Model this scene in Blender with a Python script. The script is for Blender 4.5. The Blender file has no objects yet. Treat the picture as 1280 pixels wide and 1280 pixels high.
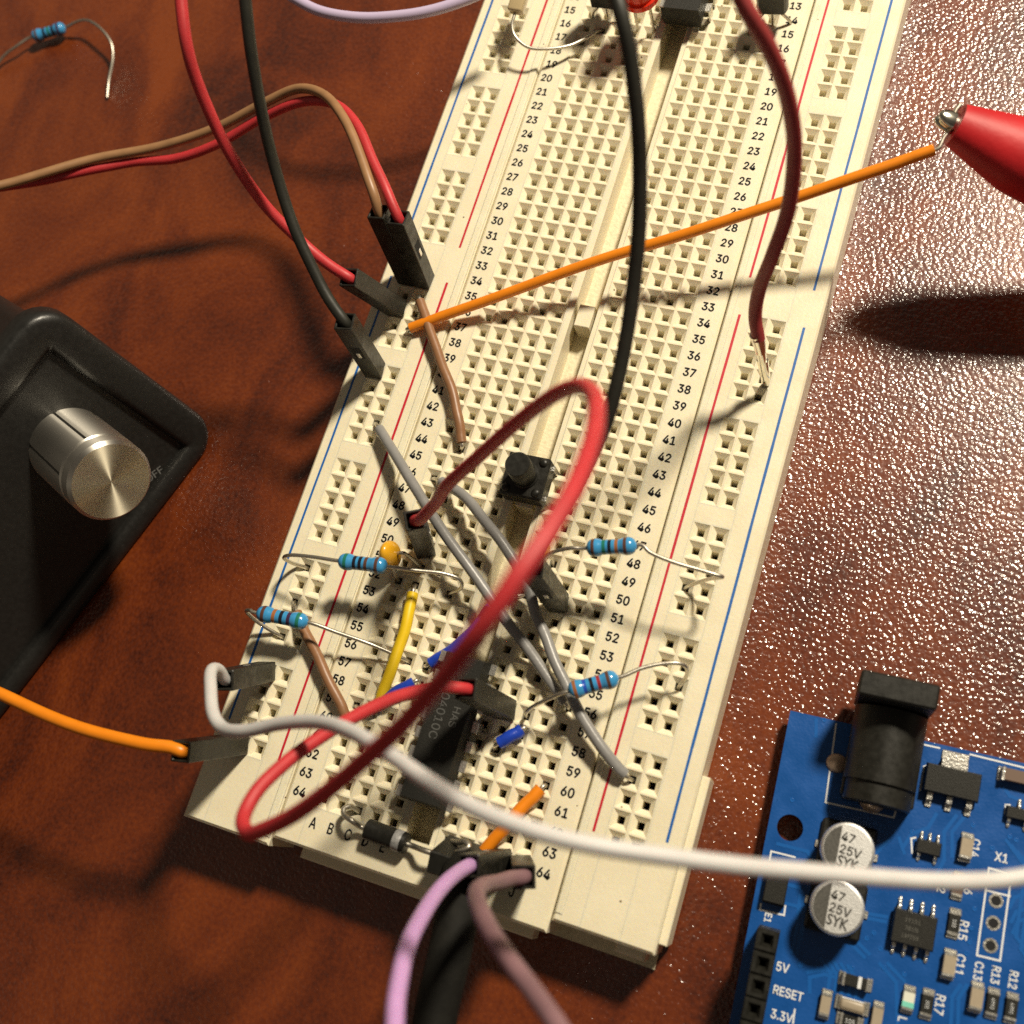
import bpy, bmesh, math, random
from mathutils import Matrix, Vector
random.seed(7)
S = 0.1                      # lengths below are millimetres; one Blender unit is a centimetre
scene = bpy.context.scene
C = scene.collection

# ---------------------------------------------------------------- camera, world, lamp, exposure
cam = bpy.data.cameras.new('camera')
cam.sensor_width = 36; cam.lens = 40.9154
cam.shift_x = -0.02307; cam.shift_y = -0.01448
cam.clip_start = 0.1; cam.clip_end = 1000
cam.dof.use_dof = True; cam.dof.focus_distance = 16.2; cam.dof.aperture_fstop = 0.22
camo = bpy.data.objects.new('camera', cam); C.objects.link(camo)
X, Y, Z = Vector((0.933276, 0.293121, -0.207545)), Vector((-0.223023, 0.925926, 0.304830)), Vector((0.281524, -0.238203, 0.929518))
camo.matrix_world = Matrix.Translation(Vector((60.11, 8.50, 148.94)) * S) @ Matrix((X, Y, Z)).transposed().to_4x4()
scene.camera = camo

world = bpy.data.worlds.new('World'); scene.world = world; world.use_nodes = True
wn = world.node_tree.nodes; wl = world.node_tree.links
bg = wn['Background']; bg.inputs['Strength'].default_value = 0.155
tc = wn.new('ShaderNodeTexCoord'); sep = wn.new('ShaderNodeSeparateXYZ'); rp = wn.new('ShaderNodeValToRGB')
wl.new(tc.outputs['Generated'], sep.inputs[0]); wl.new(sep.outputs['Z'], rp.inputs[0]); wl.new(rp.outputs[0], bg.inputs['Color'])
rp.color_ramp.elements[0].position = 0.0; rp.color_ramp.elements[0].color = (.30, .20, .12, 1)
rp.color_ramp.elements[1].position = 0.45; rp.color_ramp.elements[1].color = (1.0, .86, .66, 1)
rz = rp.color_ramp.elements.new(.95); rz.color = (.34, .29, .23, 1)
# the dim room around: walls and things of uneven brightness
wz = wn.new('ShaderNodeTexNoise'); wz.inputs['Scale'].default_value = 2.2; wz.inputs['Detail'].default_value = 2
wr = wn.new('ShaderNodeMapRange'); wr.inputs['From Min'].default_value = .38; wr.inputs['From Max'].default_value = .62; wr.inputs['To Min'].default_value = .25; wr.inputs['To Max'].default_value = 1.75
wx = wn.new('ShaderNodeVectorMath'); wx.operation = 'SCALE'
wl.new(tc.outputs['Generated'], wz.inputs['Vector']); wl.new(wz.outputs['Fac'], wr.inputs['Value'])
wl.new(rp.outputs[0], wx.inputs[0]); wl.new(wr.outputs[0], wx.inputs['Scale']); wl.new(wx.outputs[0], bg.inputs['Color'])

ld = bpy.data.lights.new('desk_lamp_bulb', 'POINT')
ld.energy = 240000; ld.color = (1.0, .89, .70); ld.shadow_soft_size = 3.7
lamp = bpy.data.objects.new('desk_lamp_bulb', ld); C.objects.link(lamp)
lamp.location = (20.5, 41.1, 46.2)

scene.view_settings.view_transform = 'Standard'; scene.view_settings.look = 'None'
scene.view_settings.exposure = 0; scene.view_settings.gamma = 1
scene.render.engine = 'CYCLES'
scene.cycles.max_bounces = 8; scene.cycles.use_denoising = False
scene.cycles.sample_clamp_indirect = 2
scene.cycles.caustics_reflective = False; scene.cycles.caustics_refractive = False

# ---------------------------------------------------------------- materials
def mat(name, col, rough=.5, metal=0, noise=0, nscale=8, bump=0, bscale=30, coat=0, trans=0, spec=None, rvar=0, ior=None, sss=0):
    m = bpy.data.materials.new(name); m.use_nodes = True
    nt = m.node_tree; n = nt.nodes; L = nt.links; p = n['Principled BSDF']
    p.inputs['Base Color'].default_value = (*col, 1); p.inputs['Roughness'].default_value = rough
    p.inputs['Metallic'].default_value = metal; p.inputs['Coat Weight'].default_value = coat
    p.inputs['Coat Roughness'].default_value = .1
    p.inputs['Transmission Weight'].default_value = trans
    if spec is not None: p.inputs['Specular IOR Level'].default_value = spec
    if sss:
        p.inputs['Subsurface Weight'].default_value = sss; p.inputs['Subsurface Radius'].default_value = (1, .6, .6); p.inputs['Subsurface Scale'].default_value = .09
    if ior: p.inputs['IOR'].default_value = ior
    t = n.new('ShaderNodeTexCoord')
    if noise:
        z = n.new('ShaderNodeTexNoise'); z.inputs['Scale'].default_value = nscale; z.inputs['Detail'].default_value = 5
        L.new(t.outputs['Object'], z.inputs['Vector'])
        h = n.new('ShaderNodeHueSaturation'); h.inputs['Color'].default_value = (*col, 1)
        mr = n.new('ShaderNodeMapRange'); mr.inputs['From Min'].default_value = .3; mr.inputs['From Max'].default_value = .7
        mr.inputs['To Min'].default_value = 1 - noise; mr.inputs['To Max'].default_value = 1 + noise
        L.new(z.outputs['Fac'], mr.inputs['Value']); L.new(mr.outputs[0], h.inputs['Value']); L.new(h.outputs[0], p.inputs['Base Color'])
        if rvar:
            m2 = n.new('ShaderNodeMapRange'); m2.inputs['From Min'].default_value = .3; m2.inputs['From Max'].default_value = .7
            m2.inputs['To Min'].default_value = rough - rvar; m2.inputs['To Max'].default_value = rough + rvar
            L.new(z.outputs['Fac'], m2.inputs['Value']); L.new(m2.outputs[0], p.inputs['Roughness'])
    if bump:
        z = n.new('ShaderNodeTexNoise'); z.inputs['Scale'].default_value = bscale; z.inputs['Detail'].default_value = 3
        L.new(t.outputs['Object'], z.inputs['Vector'])
        b = n.new('ShaderNodeBump'); b.inputs['Strength'].default_value = bump; b.inputs['Distance'].default_value = .02
        L.new(z.outputs['Fac'], b.inputs['Height']); L.new(b.outputs[0], p.inputs['Normal'])
    return m

def cream_plastic():
    m = bpy.data.materials.new('cream_plastic'); m.use_nodes = True
    n = m.node_tree.nodes; L = m.node_tree.links; p = n['Principled BSDF']
    t = n.new('ShaderNodeTexCoord')
    z = n.new('ShaderNodeTexNoise'); z.inputs['Scale'].default_value = 2.5; z.inputs['Detail'].default_value = 6
    L.new(t.outputs['Object'], z.inputs['Vector'])
    r = n.new('ShaderNodeValToRGB'); L.new(z.outputs['Fac'], r.inputs[0])
    r.color_ramp.elements[0].position = .35; r.color_ramp.elements[0].color = (.76, .69, .51, 1)
    r.color_ramp.elements[1].position = .65; r.color_ramp.elements[1].color = (.79, .725, .545, 1)
    v = n.new('ShaderNodeTexVoronoi'); v.inputs['Scale'].default_value = 3.2; L.new(t.outputs['Object'], v.inputs['Vector'])
    lt = n.new('ShaderNodeMath'); lt.operation = 'LESS_THAN'; lt.inputs[1].default_value = .045; L.new(v.outputs['Distance'], lt.inputs[0])
    sc = n.new('ShaderNodeSeparateColor'); L.new(v.outputs['Color'], sc.inputs[0])
    g = n.new('ShaderNodeMath'); g.operation = 'GREATER_THAN'; g.inputs[1].default_value = .55; L.new(sc.outputs[0], g.inputs[0])
    mu = n.new('ShaderNodeMath'); mu.operation = 'MULTIPLY'; L.new(lt.outputs[0], mu.inputs[0]); L.new(g.outputs[0], mu.inputs[1])
    mx = n.new('ShaderNodeMix'); mx.data_type = 'RGBA'; mx.inputs['B'].default_value = (.16, .11, .06, 1)
    L.new(mu.outputs[0], mx.inputs['Factor']); L.new(r.outputs[0], mx.inputs['A']); L.new(mx.outputs['Result'], p.inputs['Base Color'])
    rr = n.new('ShaderNodeMapRange'); rr.inputs['From Min'].default_value = .3; rr.inputs['From Max'].default_value = .7; rr.inputs['To Min'].default_value = .30; rr.inputs['To Max'].default_value = .46
    L.new(z.outputs['Fac'], rr.inputs['Value']); L.new(rr.outputs[0], p.inputs['Roughness'])
    b2 = n.new('ShaderNodeTexNoise'); b2.inputs['Scale'].default_value = 20; b2.inputs['Detail'].default_value = 3; L.new(t.outputs['Object'], b2.inputs['Vector'])
    b = n.new('ShaderNodeBump'); b.inputs['Strength'].default_value = .14; b.inputs['Distance'].default_value = .02
    L.new(b2.outputs['Fac'], b.inputs['Height']); L.new(b.outputs[0], p.inputs['Normal'])
    p.inputs['Subsurface Weight'].default_value = .35; p.inputs['Subsurface Radius'].default_value = (1, .8, .45); p.inputs['Subsurface Scale'].default_value = .05
    return m
M = dict(
    cream=cream_plastic(),
    cream_rough=mat('rough_cream_plastic', (.68, .61, .43), .6, noise=.12, nscale=14, bump=.6, bscale=20),
    hole=mat('spring_contact_metal', (.11, .072, .036), .4, metal=.5),
    ink_black=mat('black_print', (.006, .006, .007), .6, spec=.2),
    ink_red=mat('red_print', (.50, .012, .03), .45, noise=.1, nscale=20),
    ink_blue=mat('blue_print', (.012, .11, .38), .45, noise=.1, nscale=20),
    black_pl=mat('black_plastic', (.013, .0125, .010), .42, spec=.35, noise=.25, nscale=12, bump=.08, bscale=70, rvar=.08),
    housing=mat('connector_plastic', (.015, .014, .011), .40, spec=.4, noise=.3, nscale=9, bump=.15, bscale=30, rvar=.12),
    case=mat('case_plastic', (.013, .0125, .0115), .38, noise=.15, nscale=14, bump=.12, bscale=60, rvar=.05),
    red=mat('red_insulation', (.47, .030, .036), .5, noise=.07, nscale=4, bump=.08, bscale=20, sss=.5),
    dark_red=mat('dark_red_insulation', (.30, .036, .036), .52, noise=.08, nscale=4, bump=.1, bscale=20),
    black_w=mat('black_insulation', (.018, .0175, .0125), .52, noise=.2, nscale=5, bump=.1, bscale=20),
    matt_black=mat('matt_black_sleeve', (.008, .0075, .006), .75, spec=.2, noise=.3, nscale=6, bump=.3, bscale=14),
    brown_w=mat('brown_insulation', (.25, .12, .055), .42, noise=.1, nscale=5, bump=.1, bscale=20),
    tan_w=mat('tan_insulation', (.30, .16, .075), .42, noise=.1, nscale=5),
    grey_w=mat('grey_insulation', (.235, .23, .225), .36, noise=.08, nscale=6, bump=.15, bscale=18),
    orange_w=mat('orange_insulation', (.78, .23, .008), .38, noise=.06, nscale=5),
    yellow_w=mat('yellow_insulation', (.74, .50, .010), .40, noise=.06, nscale=5),
    blue_w=mat('blue_insulation', (.012, .05, .42), .32, noise=.1, nscale=8, bump=.3, bscale=14),
    white_w=mat('white_insulation', (.58, .57, .565), .45, noise=.04, nscale=4, sss=.4),
    lilac_w=mat('lilac_insulation', (.50, .29, .56), .42, noise=.05, nscale=4, sss=.4),
    mauve_w=mat('mauve_insulation', (.21, .115, .13), .5, noise=.2, nscale=2),
    pale_w=mat('pale_lavender_insulation', (.50, .42, .60), .42),
    wire=mat('tinned_wire', (.58, .54, .46), .42, metal=1, bump=.1, bscale=30),
    chrome=mat('polished_steel', (.78, .74, .64), .14, metal=1),
    tin=mat('solder_tin', (.78, .76, .70), .30, metal=.9, bump=.3, bscale=40),
    clip_red=mat('red_clip_sleeve', (.44, .010, .014), .5, spec=.35, noise=.1, nscale=2, bump=.2, bscale=9),
    res_blue=mat('resistor_blue', (.045, .27, .55), .22, noise=.08, nscale=10, coat=.5),
    b_black=mat('band_black', (.012, .012, .02), .3), b_brown=mat('band_brown', (.10, .045, .03), .3),
    b_red=mat('band_red', (.30, .025, .03), .3), b_green=mat('band_green', (.015, .16, .11), .3),
    b_blue=mat('band_blue', (.015, .07, .42), .3), b_orange=mat('band_orange', (.32, .12, .04), .3),
    b_purple=mat('band_purple', (.05, .02, .06), .3),
    cap_yel=mat('yellow_ceramic', (.72, .36, .015), .28, noise=.06, nscale=9, coat=.4),
    silverband=mat('silver_band', (.36, .36, .36), .4, metal=.3, noise=.3, nscale=20),
    grey_mark=mat('faint_grey_print', (.085, .085, .08), .6),
    tanglass=mat('tan_glassy_body', (.46, .36, .20), .15, coat=.6),
    aluminium=mat('turned_aluminium', (.80, .77, .72), .40, metal=1, bump=.05, bscale=60),
    groove=mat('aluminium_groove', (.20, .19, .17), .4, metal=1),
    pcb=mat('blue_solder_mask', (.005, .072, .29), .32, noise=.12, nscale=3, bump=.15, bscale=26, coat=.25, rvar=.06),
    trace=mat('blue_mask_over_copper', (.008, .10, .37), .30, coat=.25),
    pcb_edge=mat('board_edge', (.06, .075, .08), .7),
    silk=mat('white_silkscreen', (.74, .76, .78), .5),
    smd_black=mat('moulded_epoxy', (.013, .0125, .010), .55, spec=.3, noise=.3, nscale=60, bump=.3, bscale=80),
    smd_mark=mat('laser_mark', (.10, .098, .085), .6),
    ceramic=mat('tan_ceramic', (.36, .30, .22), .4, noise=.05, nscale=30),
    joint=mat('brownish_joint', (.46, .34, .25), .35, metal=.3),
    brown_smd=mat('brown_ceramic', (.14, .09, .065), .45),
    capcan=mat('brushed_can', (.86, .86, .85), .46, metal=1, noise=.06, nscale=40, bump=.14, bscale=60),
    capdark=mat('printed_can_band', (.085, .082, .074), .55, metal=.3, noise=.5, nscale=70),
    capink=mat('can_ink', (.03, .028, .024), .6),
    led_white=mat('led_milky', (.72, .72, .62), .3), led_green=mat('led_teal_tint', (.20, .62, .50), .3),
    hole_shade=mat('painted_hole_shade', (.004, .004, .005), .8),  # near-black colour stands in for the shade inside small openings
    case_white=mat('toned_down_white_print', (.15, .15, .145), .6),  # panel lettering toned down to an even grey
)

def red_lens():
    m = bpy.data.materials.new('red_led_lens'); m.use_nodes = True
    n = m.node_tree.nodes; L = m.node_tree.links; p = n['Principled BSDF']
    p.inputs['Base Color'].default_value = (.75, .03, .01, 1); p.inputs['Roughness'].default_value = .15
    t = n.new('ShaderNodeBsdfTransparent'); t.inputs[0].default_value = (.50, .17, .12, 1)
    x = n.new('ShaderNodeMixShader'); x.inputs[0].default_value = .32
    L.new(p.outputs[0], x.inputs[1]); L.new(t.outputs[0], x.inputs[2]); L.new(x.outputs[0], n['Material Output'].inputs[0])
    return m
M['led_red'] = red_lens()

def spun_aluminium():
    m = bpy.data.materials.new('spun_aluminium_face'); m.use_nodes = True
    n = m.node_tree.nodes; L = m.node_tree.links; p = n['Principled BSDF']
    p.inputs['Base Color'].default_value = (.82, .75, .58, 1); p.inputs['Metallic'].default_value = 1
    p.inputs['Roughness'].default_value = .40; p.inputs['Anisotropic'].default_value = .9
    tg = n.new('ShaderNodeTangent'); tg.direction_type = 'RADIAL'; tg.axis = 'Z'; p.inputs['Anisotropic Rotation'].default_value = .25
    L.new(tg.outputs[0], p.inputs['Tangent'])
    return m
M['spun'] = spun_aluminium()
M['aluminium'] = spun_aluminium(); M['aluminium'].name = 'turned_aluminium_skirt'
_p = M['aluminium'].node_tree.nodes['Principled BSDF']; _p.inputs['Base Color'].default_value = (.66, .63, .57, 1); _p.inputs['Roughness'].default_value = .40; _p.inputs['Anisotropic'].default_value = .8

def table_material():
    m = bpy.data.materials.new('red_brown_textured_tabletop'); m.use_nodes = True
    n = m.node_tree.nodes; L = m.node_tree.links; p = n['Principled BSDF']
    t = n.new('ShaderNodeTexCoord')
    mp = n.new('ShaderNodeMapping'); mp.inputs['Rotation'].default_value = (0, 0, .35); mp.inputs['Scale'].default_value = (.30, .17, .3)
    L.new(t.outputs['Object'], mp.inputs[0])
    a = n.new('ShaderNodeTexNoise'); a.inputs['Scale'].default_value = 1.6; a.inputs['Detail'].default_value = 6; a.inputs['Roughness'].default_value = .6; a.inputs['Distortion'].default_value = .7
    L.new(mp.outputs[0], a.inputs['Vector'])
    f = n.new('ShaderNodeTexNoise'); f.inputs['Scale'].default_value = 16; f.inputs['Detail'].default_value = 4
    L.new(t.outputs['Object'], f.inputs['Vector'])
    mx = n.new('ShaderNodeMath'); mx.operation = 'MULTIPLY_ADD'; mx.inputs[1].default_value = .35
    L.new(f.outputs['Fac'], mx.inputs[0]); L.new(a.outputs['Fac'], mx.inputs[2])
    r = n.new('ShaderNodeValToRGB'); L.new(mx.outputs[0], r.inputs[0])
    e = r.color_ramp.elements
    e[0].position = .48; e[0].color = (.040, .0068, .0026, 1)
    e[1].position = .86; e[1].color = (.188, .0375, .0052, 1)
    x = e.new(.67); x.color = (.118, .0205, .0036, 1)
    L.new(r.outputs[0], p.inputs['Base Color'])
    p.inputs['Roughness'].default_value = .36; p.inputs['Specular IOR Level'].default_value = .42
    p.inputs['Coat Weight'].default_value = 1; p.inputs['Coat Roughness'].default_value = .16; p.inputs['Coat IOR'].default_value = 1.55
    # orange-peel lacquer: rounded grains about 0.7 mm across, on gentle swells
    v = n.new('ShaderNodeTexVoronoi'); v.feature = 'SMOOTH_F1'; v.inputs['Scale'].default_value = 17; v.inputs['Smoothness'].default_value = .3
    L.new(t.outputs['Object'], v.inputs['Vector'])
    g = n.new('ShaderNodeTexNoise'); g.inputs['Scale'].default_value = 18; g.inputs['Detail'].default_value = 1.5
    L.new(t.outputs['Object'], g.inputs['Vector'])
    s = n.new('ShaderNodeMath'); s.operation = 'SUBTRACT'; L.new(g.outputs['Fac'], s.inputs[0]); L.new(v.outputs['Distance'], s.inputs[1])
    b = n.new('ShaderNodeBump'); b.inputs['Strength'].default_value = 1; b.inputs['Distance'].default_value = .0138
    L.new(s.outputs[0], b.inputs['Height']); L.new(b.outputs[0], p.inputs['Coat Normal'])
    b2 = n.new('ShaderNodeBump'); b2.inputs['Strength'].default_value = .16; b2.inputs['Distance'].default_value = .0175
    L.new(s.outputs[0], b2.inputs['Height']); L.new(b2.outputs[0], p.inputs['Normal'])
    return m
M['table'] = table_material()

# ---------------------------------------------------------------- helpers
def frame(o):
    m = Matrix.Identity(4)
    while o is not None:
        m = o.matrix_basis @ m if False else o.matrix_basis @ m
        o = o.parent
    return m
def empty(name, loc, label, cat, group=None, rotz=0):
    o = bpy.data.objects.new(name, None); C.objects.link(o); o.empty_display_size = .2
    o.location = Vector(loc) * S; o.rotation_euler = (0, 0, rotz)
    o['label'] = label; o['category'] = cat
    if group: o['group'] = group
    return o
def obj(name, bm, mats, parent=None, local=False, smooth=None):
    """bm holds millimetres: world ones, or the parent's own frame when local."""
    if not isinstance(mats, (list, tuple)): mats = [mats]
    me = bpy.data.meshes.new(name)
    m = Matrix.Scale(S, 4)
    if parent is not None and not local:
        q = parent; T = Matrix.Identity(4)
        while q is not None:
            T = (Matrix.Translation(q.location) @ q.rotation_euler.to_matrix().to_4x4()) @ T; q = q.parent
        m = T.inverted() @ m
    bm.transform(m); bmesh.ops.recalc_face_normals(bm, faces=bm.faces)
    if smooth is not None:
        for f in bm.faces: f.smooth = True
        for e in bm.edges:
            if len(e.link_faces) == 2 and e.calc_face_angle(0) > math.radians(smooth): e.smooth = False
    bm.to_mesh(me); bm.free()
    for k in mats: me.materials.append(M[k])
    o = bpy.data.objects.new(name, me); C.objects.link(o)
    if parent is not None: o.parent = parent
    return o
def NB(): return bmesh.new()
def box(bm, a, b, bev=0, mi=0, rot=None, seg=1):
    """box from corner a to corner b; rot: 3x3/4x4 matrix applied afterwards"""
    c = [(a[i] + b[i]) / 2 for i in range(3)]; d = [abs(b[i] - a[i]) for i in range(3)]
    t = bmesh.new(); bmesh.ops.create_cube(t, size=1, matrix=Matrix.Translation(c) @ Matrix.Diagonal((*d, 1)))
    if bev: bmesh.ops.bevel(t, geom=list(t.edges), offset=bev, segments=seg, affect='EDGES', profile=.5)
    if rot is not None: t.transform(rot)
    for f in t.faces: f.material_index = mi
    add(bm, t)
def add(bm, t):
    me = bpy.data.meshes.new('tmp'); t.to_mesh(me); t.free(); bm.from_mesh(me); bpy.data.meshes.remove(me)
def basis(axis, up=(0, 0, 1)):
    z = Vector(axis).normalized(); u = Vector(up)
    if abs(z.dot(u)) > .98: u = Vector((0, 1, 0))
    x = u.cross(z).normalized(); y = z.cross(x)
    return Matrix((x, y, z)).transposed()
def lathe(bm, prof, origin, axis, n=32, mi=0, up=(0, 0, 1)):
    """prof: list of (radius, height[, material]) along axis"""
    R = basis(axis, up); o = Vector(origin); rings = []
    for q in prof:
        r, h = q[0], q[1]
        if r < 1e-6: rings.append([bm.verts.new(o + R @ Vector((0, 0, h)))])
        else: rings.append([bm.verts.new(o + R @ Vector((r * math.cos(2 * math.pi * i / n), r * math.sin(2 * math.pi * i / n), h))) for i in range(n)])
    for k in range(len(rings) - 1):
        A, B = rings[k], rings[k + 1]; m_ = prof[k + 1][2] if len(prof[k + 1]) > 2 else mi
        for i in range(n):
            j = (i + 1) % n
            if len(A) == 1 and len(B) == 1: continue
            if len(A) == 1: f = bm.faces.new((A[0], B[i], B[j]))
            elif len(B) == 1: f = bm.faces.new((A[i], A[j], B[0]))
            else: f = bm.faces.new((A[i], A[j], B[j], B[i]))
            f.material_index = m_
    for q in (0, -1):
        if len(rings[q]) > 1:
            f = bm.faces.new(rings[q]); f.material_index = mi
def spline(pts, n=8):
    P = [Vector(p) for p in pts]
    if len(P) == 2: return [P[0].lerp(P[1], i / n) for i in range(n + 1)]
    P = [P[0] * 2 - P[1]] + P + [P[-1] * 2 - P[-2]]
    out = []
    for i in range(1, len(P) - 2):
        p0, p1, p2, p3 = P[i - 1:i + 3]
        t0 = 0; t1 = t0 + max((p1 - p0).length, 1e-4) ** .5; t2 = t1 + max((p2 - p1).length, 1e-4) ** .5; t3 = t2 + max((p3 - p2).length, 1e-4) ** .5
        for k in range(n):
            t = t1 + (t2 - t1) * k / n
            a1 = p0 * ((t1 - t) / (t1 - t0)) + p1 * ((t - t0) / (t1 - t0)); a2 = p1 * ((t2 - t) / (t2 - t1)) + p2 * ((t - t1) / (t2 - t1)); a3 = p2 * ((t3 - t) / (t3 - t2)) + p3 * ((t - t2) / (t3 - t2))
            b1 = a1 * ((t2 - t) / (t2 - t0)) + a2 * ((t - t0) / (t2 - t0)); b2 = a2 * ((t3 - t) / (t3 - t1)) + a3 * ((t - t1) / (t3 - t1))
            out.append(b1 * ((t2 - t) / (t2 - t1)) + b2 * ((t - t1) / (t2 - t1)))
    out.append(P[-2]); return out
def tube(bm, pts, r, n=14, seg=8, mi=0, raw=False, wob=0, flat=1):
    P = [Vector(p) for p in pts] if raw else spline(pts, seg)
    if wob:
        ph = [random.uniform(0, 6) for _ in range(4)]
        for i, p in enumerate(P):
            if 2 < i < len(P) - 3: p += Vector((math.sin(i * .55 + ph[0]), math.sin(i * .43 + ph[1]), math.sin(i * .5 + ph[2]))) * wob
    T = [(P[min(i + 1, len(P) - 1)] - P[max(i - 1, 0)]).normalized() for i in range(len(P))]
    u = Vector((0, 0, 1)) if abs(T[0].z) < .9 else Vector((0, 1, 0))
    u = (u - T[0] * u.dot(T[0])).normalized(); rings = []
    for i, p in enumerate(P):
        u = (u - T[i] * u.dot(T[i])).normalized(); v = T[i].cross(u)
        rr = r(i / (len(P) - 1)) if callable(r) else r
        rings.append([bm.verts.new(p + (u * math.cos(2 * math.pi * k / n) * flat + v * math.sin(2 * math.pi * k / n)) * rr) for k in range(n)])
    for a, b in zip(rings, rings[1:]):
        for k in range(n):
            f = bm.faces.new((a[k], a[(k + 1) % n], b[(k + 1) % n], b[k])); f.material_index = mi
    for q in (rings[0][::-1], rings[-1]): bm.faces.new(q).material_index = mi
def plain_font():
    # a grotesque from Blender's own data, else Blender's default
    try:
        import os
        d = bpy.utils.system_resource('DATAFILES', path='fonts')
        return bpy.data.fonts.load(os.path.join(d, 'Inter.woff2'))
    except Exception:
        return None
FONT = plain_font()
def text_bm(bm, s, size, M4, mi=0, sx=1.0, thick=.0, bold=0, align='CENTER', shear=0, plain=True):
    cu = bpy.data.curves.new('t', 'FONT'); cu.body = s; cu.size = size; cu.align_x = align; cu.align_y = 'CENTER'
    cu.resolution_u = 8
    if FONT and plain: cu.font = FONT
    cu.shear = shear
    if thick: cu.extrude = thick
    o = bpy.data.objects.new('t', cu); C.objects.link(o)
    dg = bpy.context.evaluated_depsgraph_get(); dg.update()
    me = bpy.data.meshes.new_from_object(o.evaluated_get(dg))
    C.objects.unlink(o); bpy.data.objects.remove(o); bpy.data.curves.remove(cu)
    t = bmesh.new(); t.from_mesh(me); bpy.data.meshes.remove(me)
    t.transform(M4 @ Matrix.Diagonal((sx, 1, 1, 1)))
    for f in t.faces: f.material_index = mi
    if bold:      # heavier strokes: the same outline struck again a hair to each side, each a hair higher
        for k, (dx, dy) in enumerate(((bold, 0), (-bold, 0), (0, bold), (0, -bold))):
            c = t.copy(); c.transform(Matrix.Translation((M4.to_3x3() @ Vector((dx, dy, 0))) + M4.to_3x3() @ Vector((0, 0, .003 * (k + 1))))); add(bm, c)
    add(bm, t)
def strip(bm, pts, w, z, mi=0):
    """flat line of width w through 2-D points at height z"""
    for (x0, y0), (x1, y1) in zip(pts, pts[1:]):
        d = Vector((x1 - x0, y1 - y0)); L = d.length
        if L < 1e-6: continue
        d /= L; p = Vector((-d.y, d.x)) * w / 2; e = d * w / 2
        vs = [bm.verts.new((x0 - e.x + p.x, y0 - e.y + p.y, z)), bm.verts.new((x0 - e.x - p.x, y0 - e.y - p.y, z)), bm.verts.new((x1 + e.x - p.x, y1 + e.y - p.y, z)), bm.verts.new((x1 + e.x + p.x, y1 + e.y + p.y, z))]
        bm.faces.new(vs).material_index = mi
        z += .002

# ---------------------------------------------------------------- tabletop
TZ = -8.0
bm = NB(); box(bm, (-260, -220, TZ - 20), (300, 360, TZ))
t = obj('tabletop', bm, 'table'); t['kind'] = 'structure'

# ---------------------------------------------------------------- breadboard
TOP = 1.2; P = 2.54
def cells(bm, cols, rows, y_of, x0):
    """square-pyramid sockets: rim, four slopes, square hole with a dark contact at the bottom"""
    o = 1.27; a = 1.11; b = .47; dep = -4.2
    for c in cols:
        for r in rows:
            x, y = x0 + c, y_of(r)
            def ring(h, z, hy=None):
                hy = hy or h
                return [bm.verts.new((x + sx * h, y + sy * hy, z)) for sx, sy in ((-1, -1), (1, -1), (1, 1), (-1, 1))]
            R = [ring(o, TOP), ring(a, TOP, 1.15), ring(a - .07, TOP - .08, 1.08), ring(b + .04, .58), ring(b, .50), ring(b, dep)]
            for p, q in zip(R, R[1:]):
                for k in range(4):
                    bm.faces.new((p[k], p[(k + 1) % 4], q[(k + 1) % 4], q[k]))
            f = bm.faces.new(R[-1]); f.material_index = 1
            # the two spring leaves seen down the hole
            for s in (-1, 1):
                vs = [bm.verts.new((x + s * .30, y - .40, -1.9)), bm.verts.new((x + s * .30, y + .40, -1.9)), bm.verts.new((x + s * .05, y + .40, -3.4)), bm.verts.new((x + s * .05, y - .40, -3.4))]
                bm.faces.new(vs).material_index = 1
def slab(bm, x0, x1, y0, y1, z0=-7.3, z1=TOP, ch=(0, 0, 0, 0)):
    """block with an open plan; ch = chamfer on left, right, near, far top edges"""
    l, r, n_, f_ = ch
    B = [(x0, y0, z0), (x1, y0, z0), (x1, y1, z0), (x0, y1, z0)]
    mx = [max(l, 0), max(r, 0), max(n_, 0), max(f_, 0)]
    Mz = z1 - max(ch)
    Mi = [(x0, y0, Mz), (x1, y0, Mz), (x1, y1, Mz), (x0, y1, Mz)]
    Tp = [(x0 + mx[0], y0 + mx[2], z1), (x1 - mx[1], y0 + mx[2], z1), (x1 - mx[1], y1 - mx[3], z1), (x0 + mx[0], y1 - mx[3], z1)]
    rows = [[bm.verts.new(v) for v in q] for q in (B, Mi, Tp)]
    for p, q in zip(rows, rows[1:]):
        for k in range(4): bm.faces.new((p[k], p[(k + 1) % 4], q[(k + 1) % 4], q[k]))
    bm.faces.new(rows[0][::-1]); bm.faces.new(rows[-1])

bb = empty('breadboard', (14, 77, -7.9), 'cream solderless breadboard full of plugged wires, lying diagonally on the red-brown table', 'breadboard')
bm = NB()
yrow = lambda r: (64 - r) * P
Y0, Y1 = yrow(64) - 1.27, yrow(1) + 1.27
slab(bm, -4.95, -1.27, -6.5, 166.6, ch=(.35, 0, .35, 0)); slab(bm, 29.21, 33.3, -6.5, 166.6, ch=(0, .35, .35, 0))
cells(bm, [0, P, 2 * P, 3 * P, 4 * P], range(1, 65), yrow, 0); cells(bm, [7 * P, 8 * P, 9 * P, 10 * P, 11 * P], range(1, 65), yrow, 0)
slab(bm, -1.27, 29.21, -6.5, Y0, ch=(0, 0, .35, 0)); slab(bm, -1.27, 29.21, Y1, 166.6)
slab(bm, 11.43, 12.35, Y0, Y1, z1=TOP); slab(bm, 15.75, 16.51, Y0, Y1, z1=TOP - .25)
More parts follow.
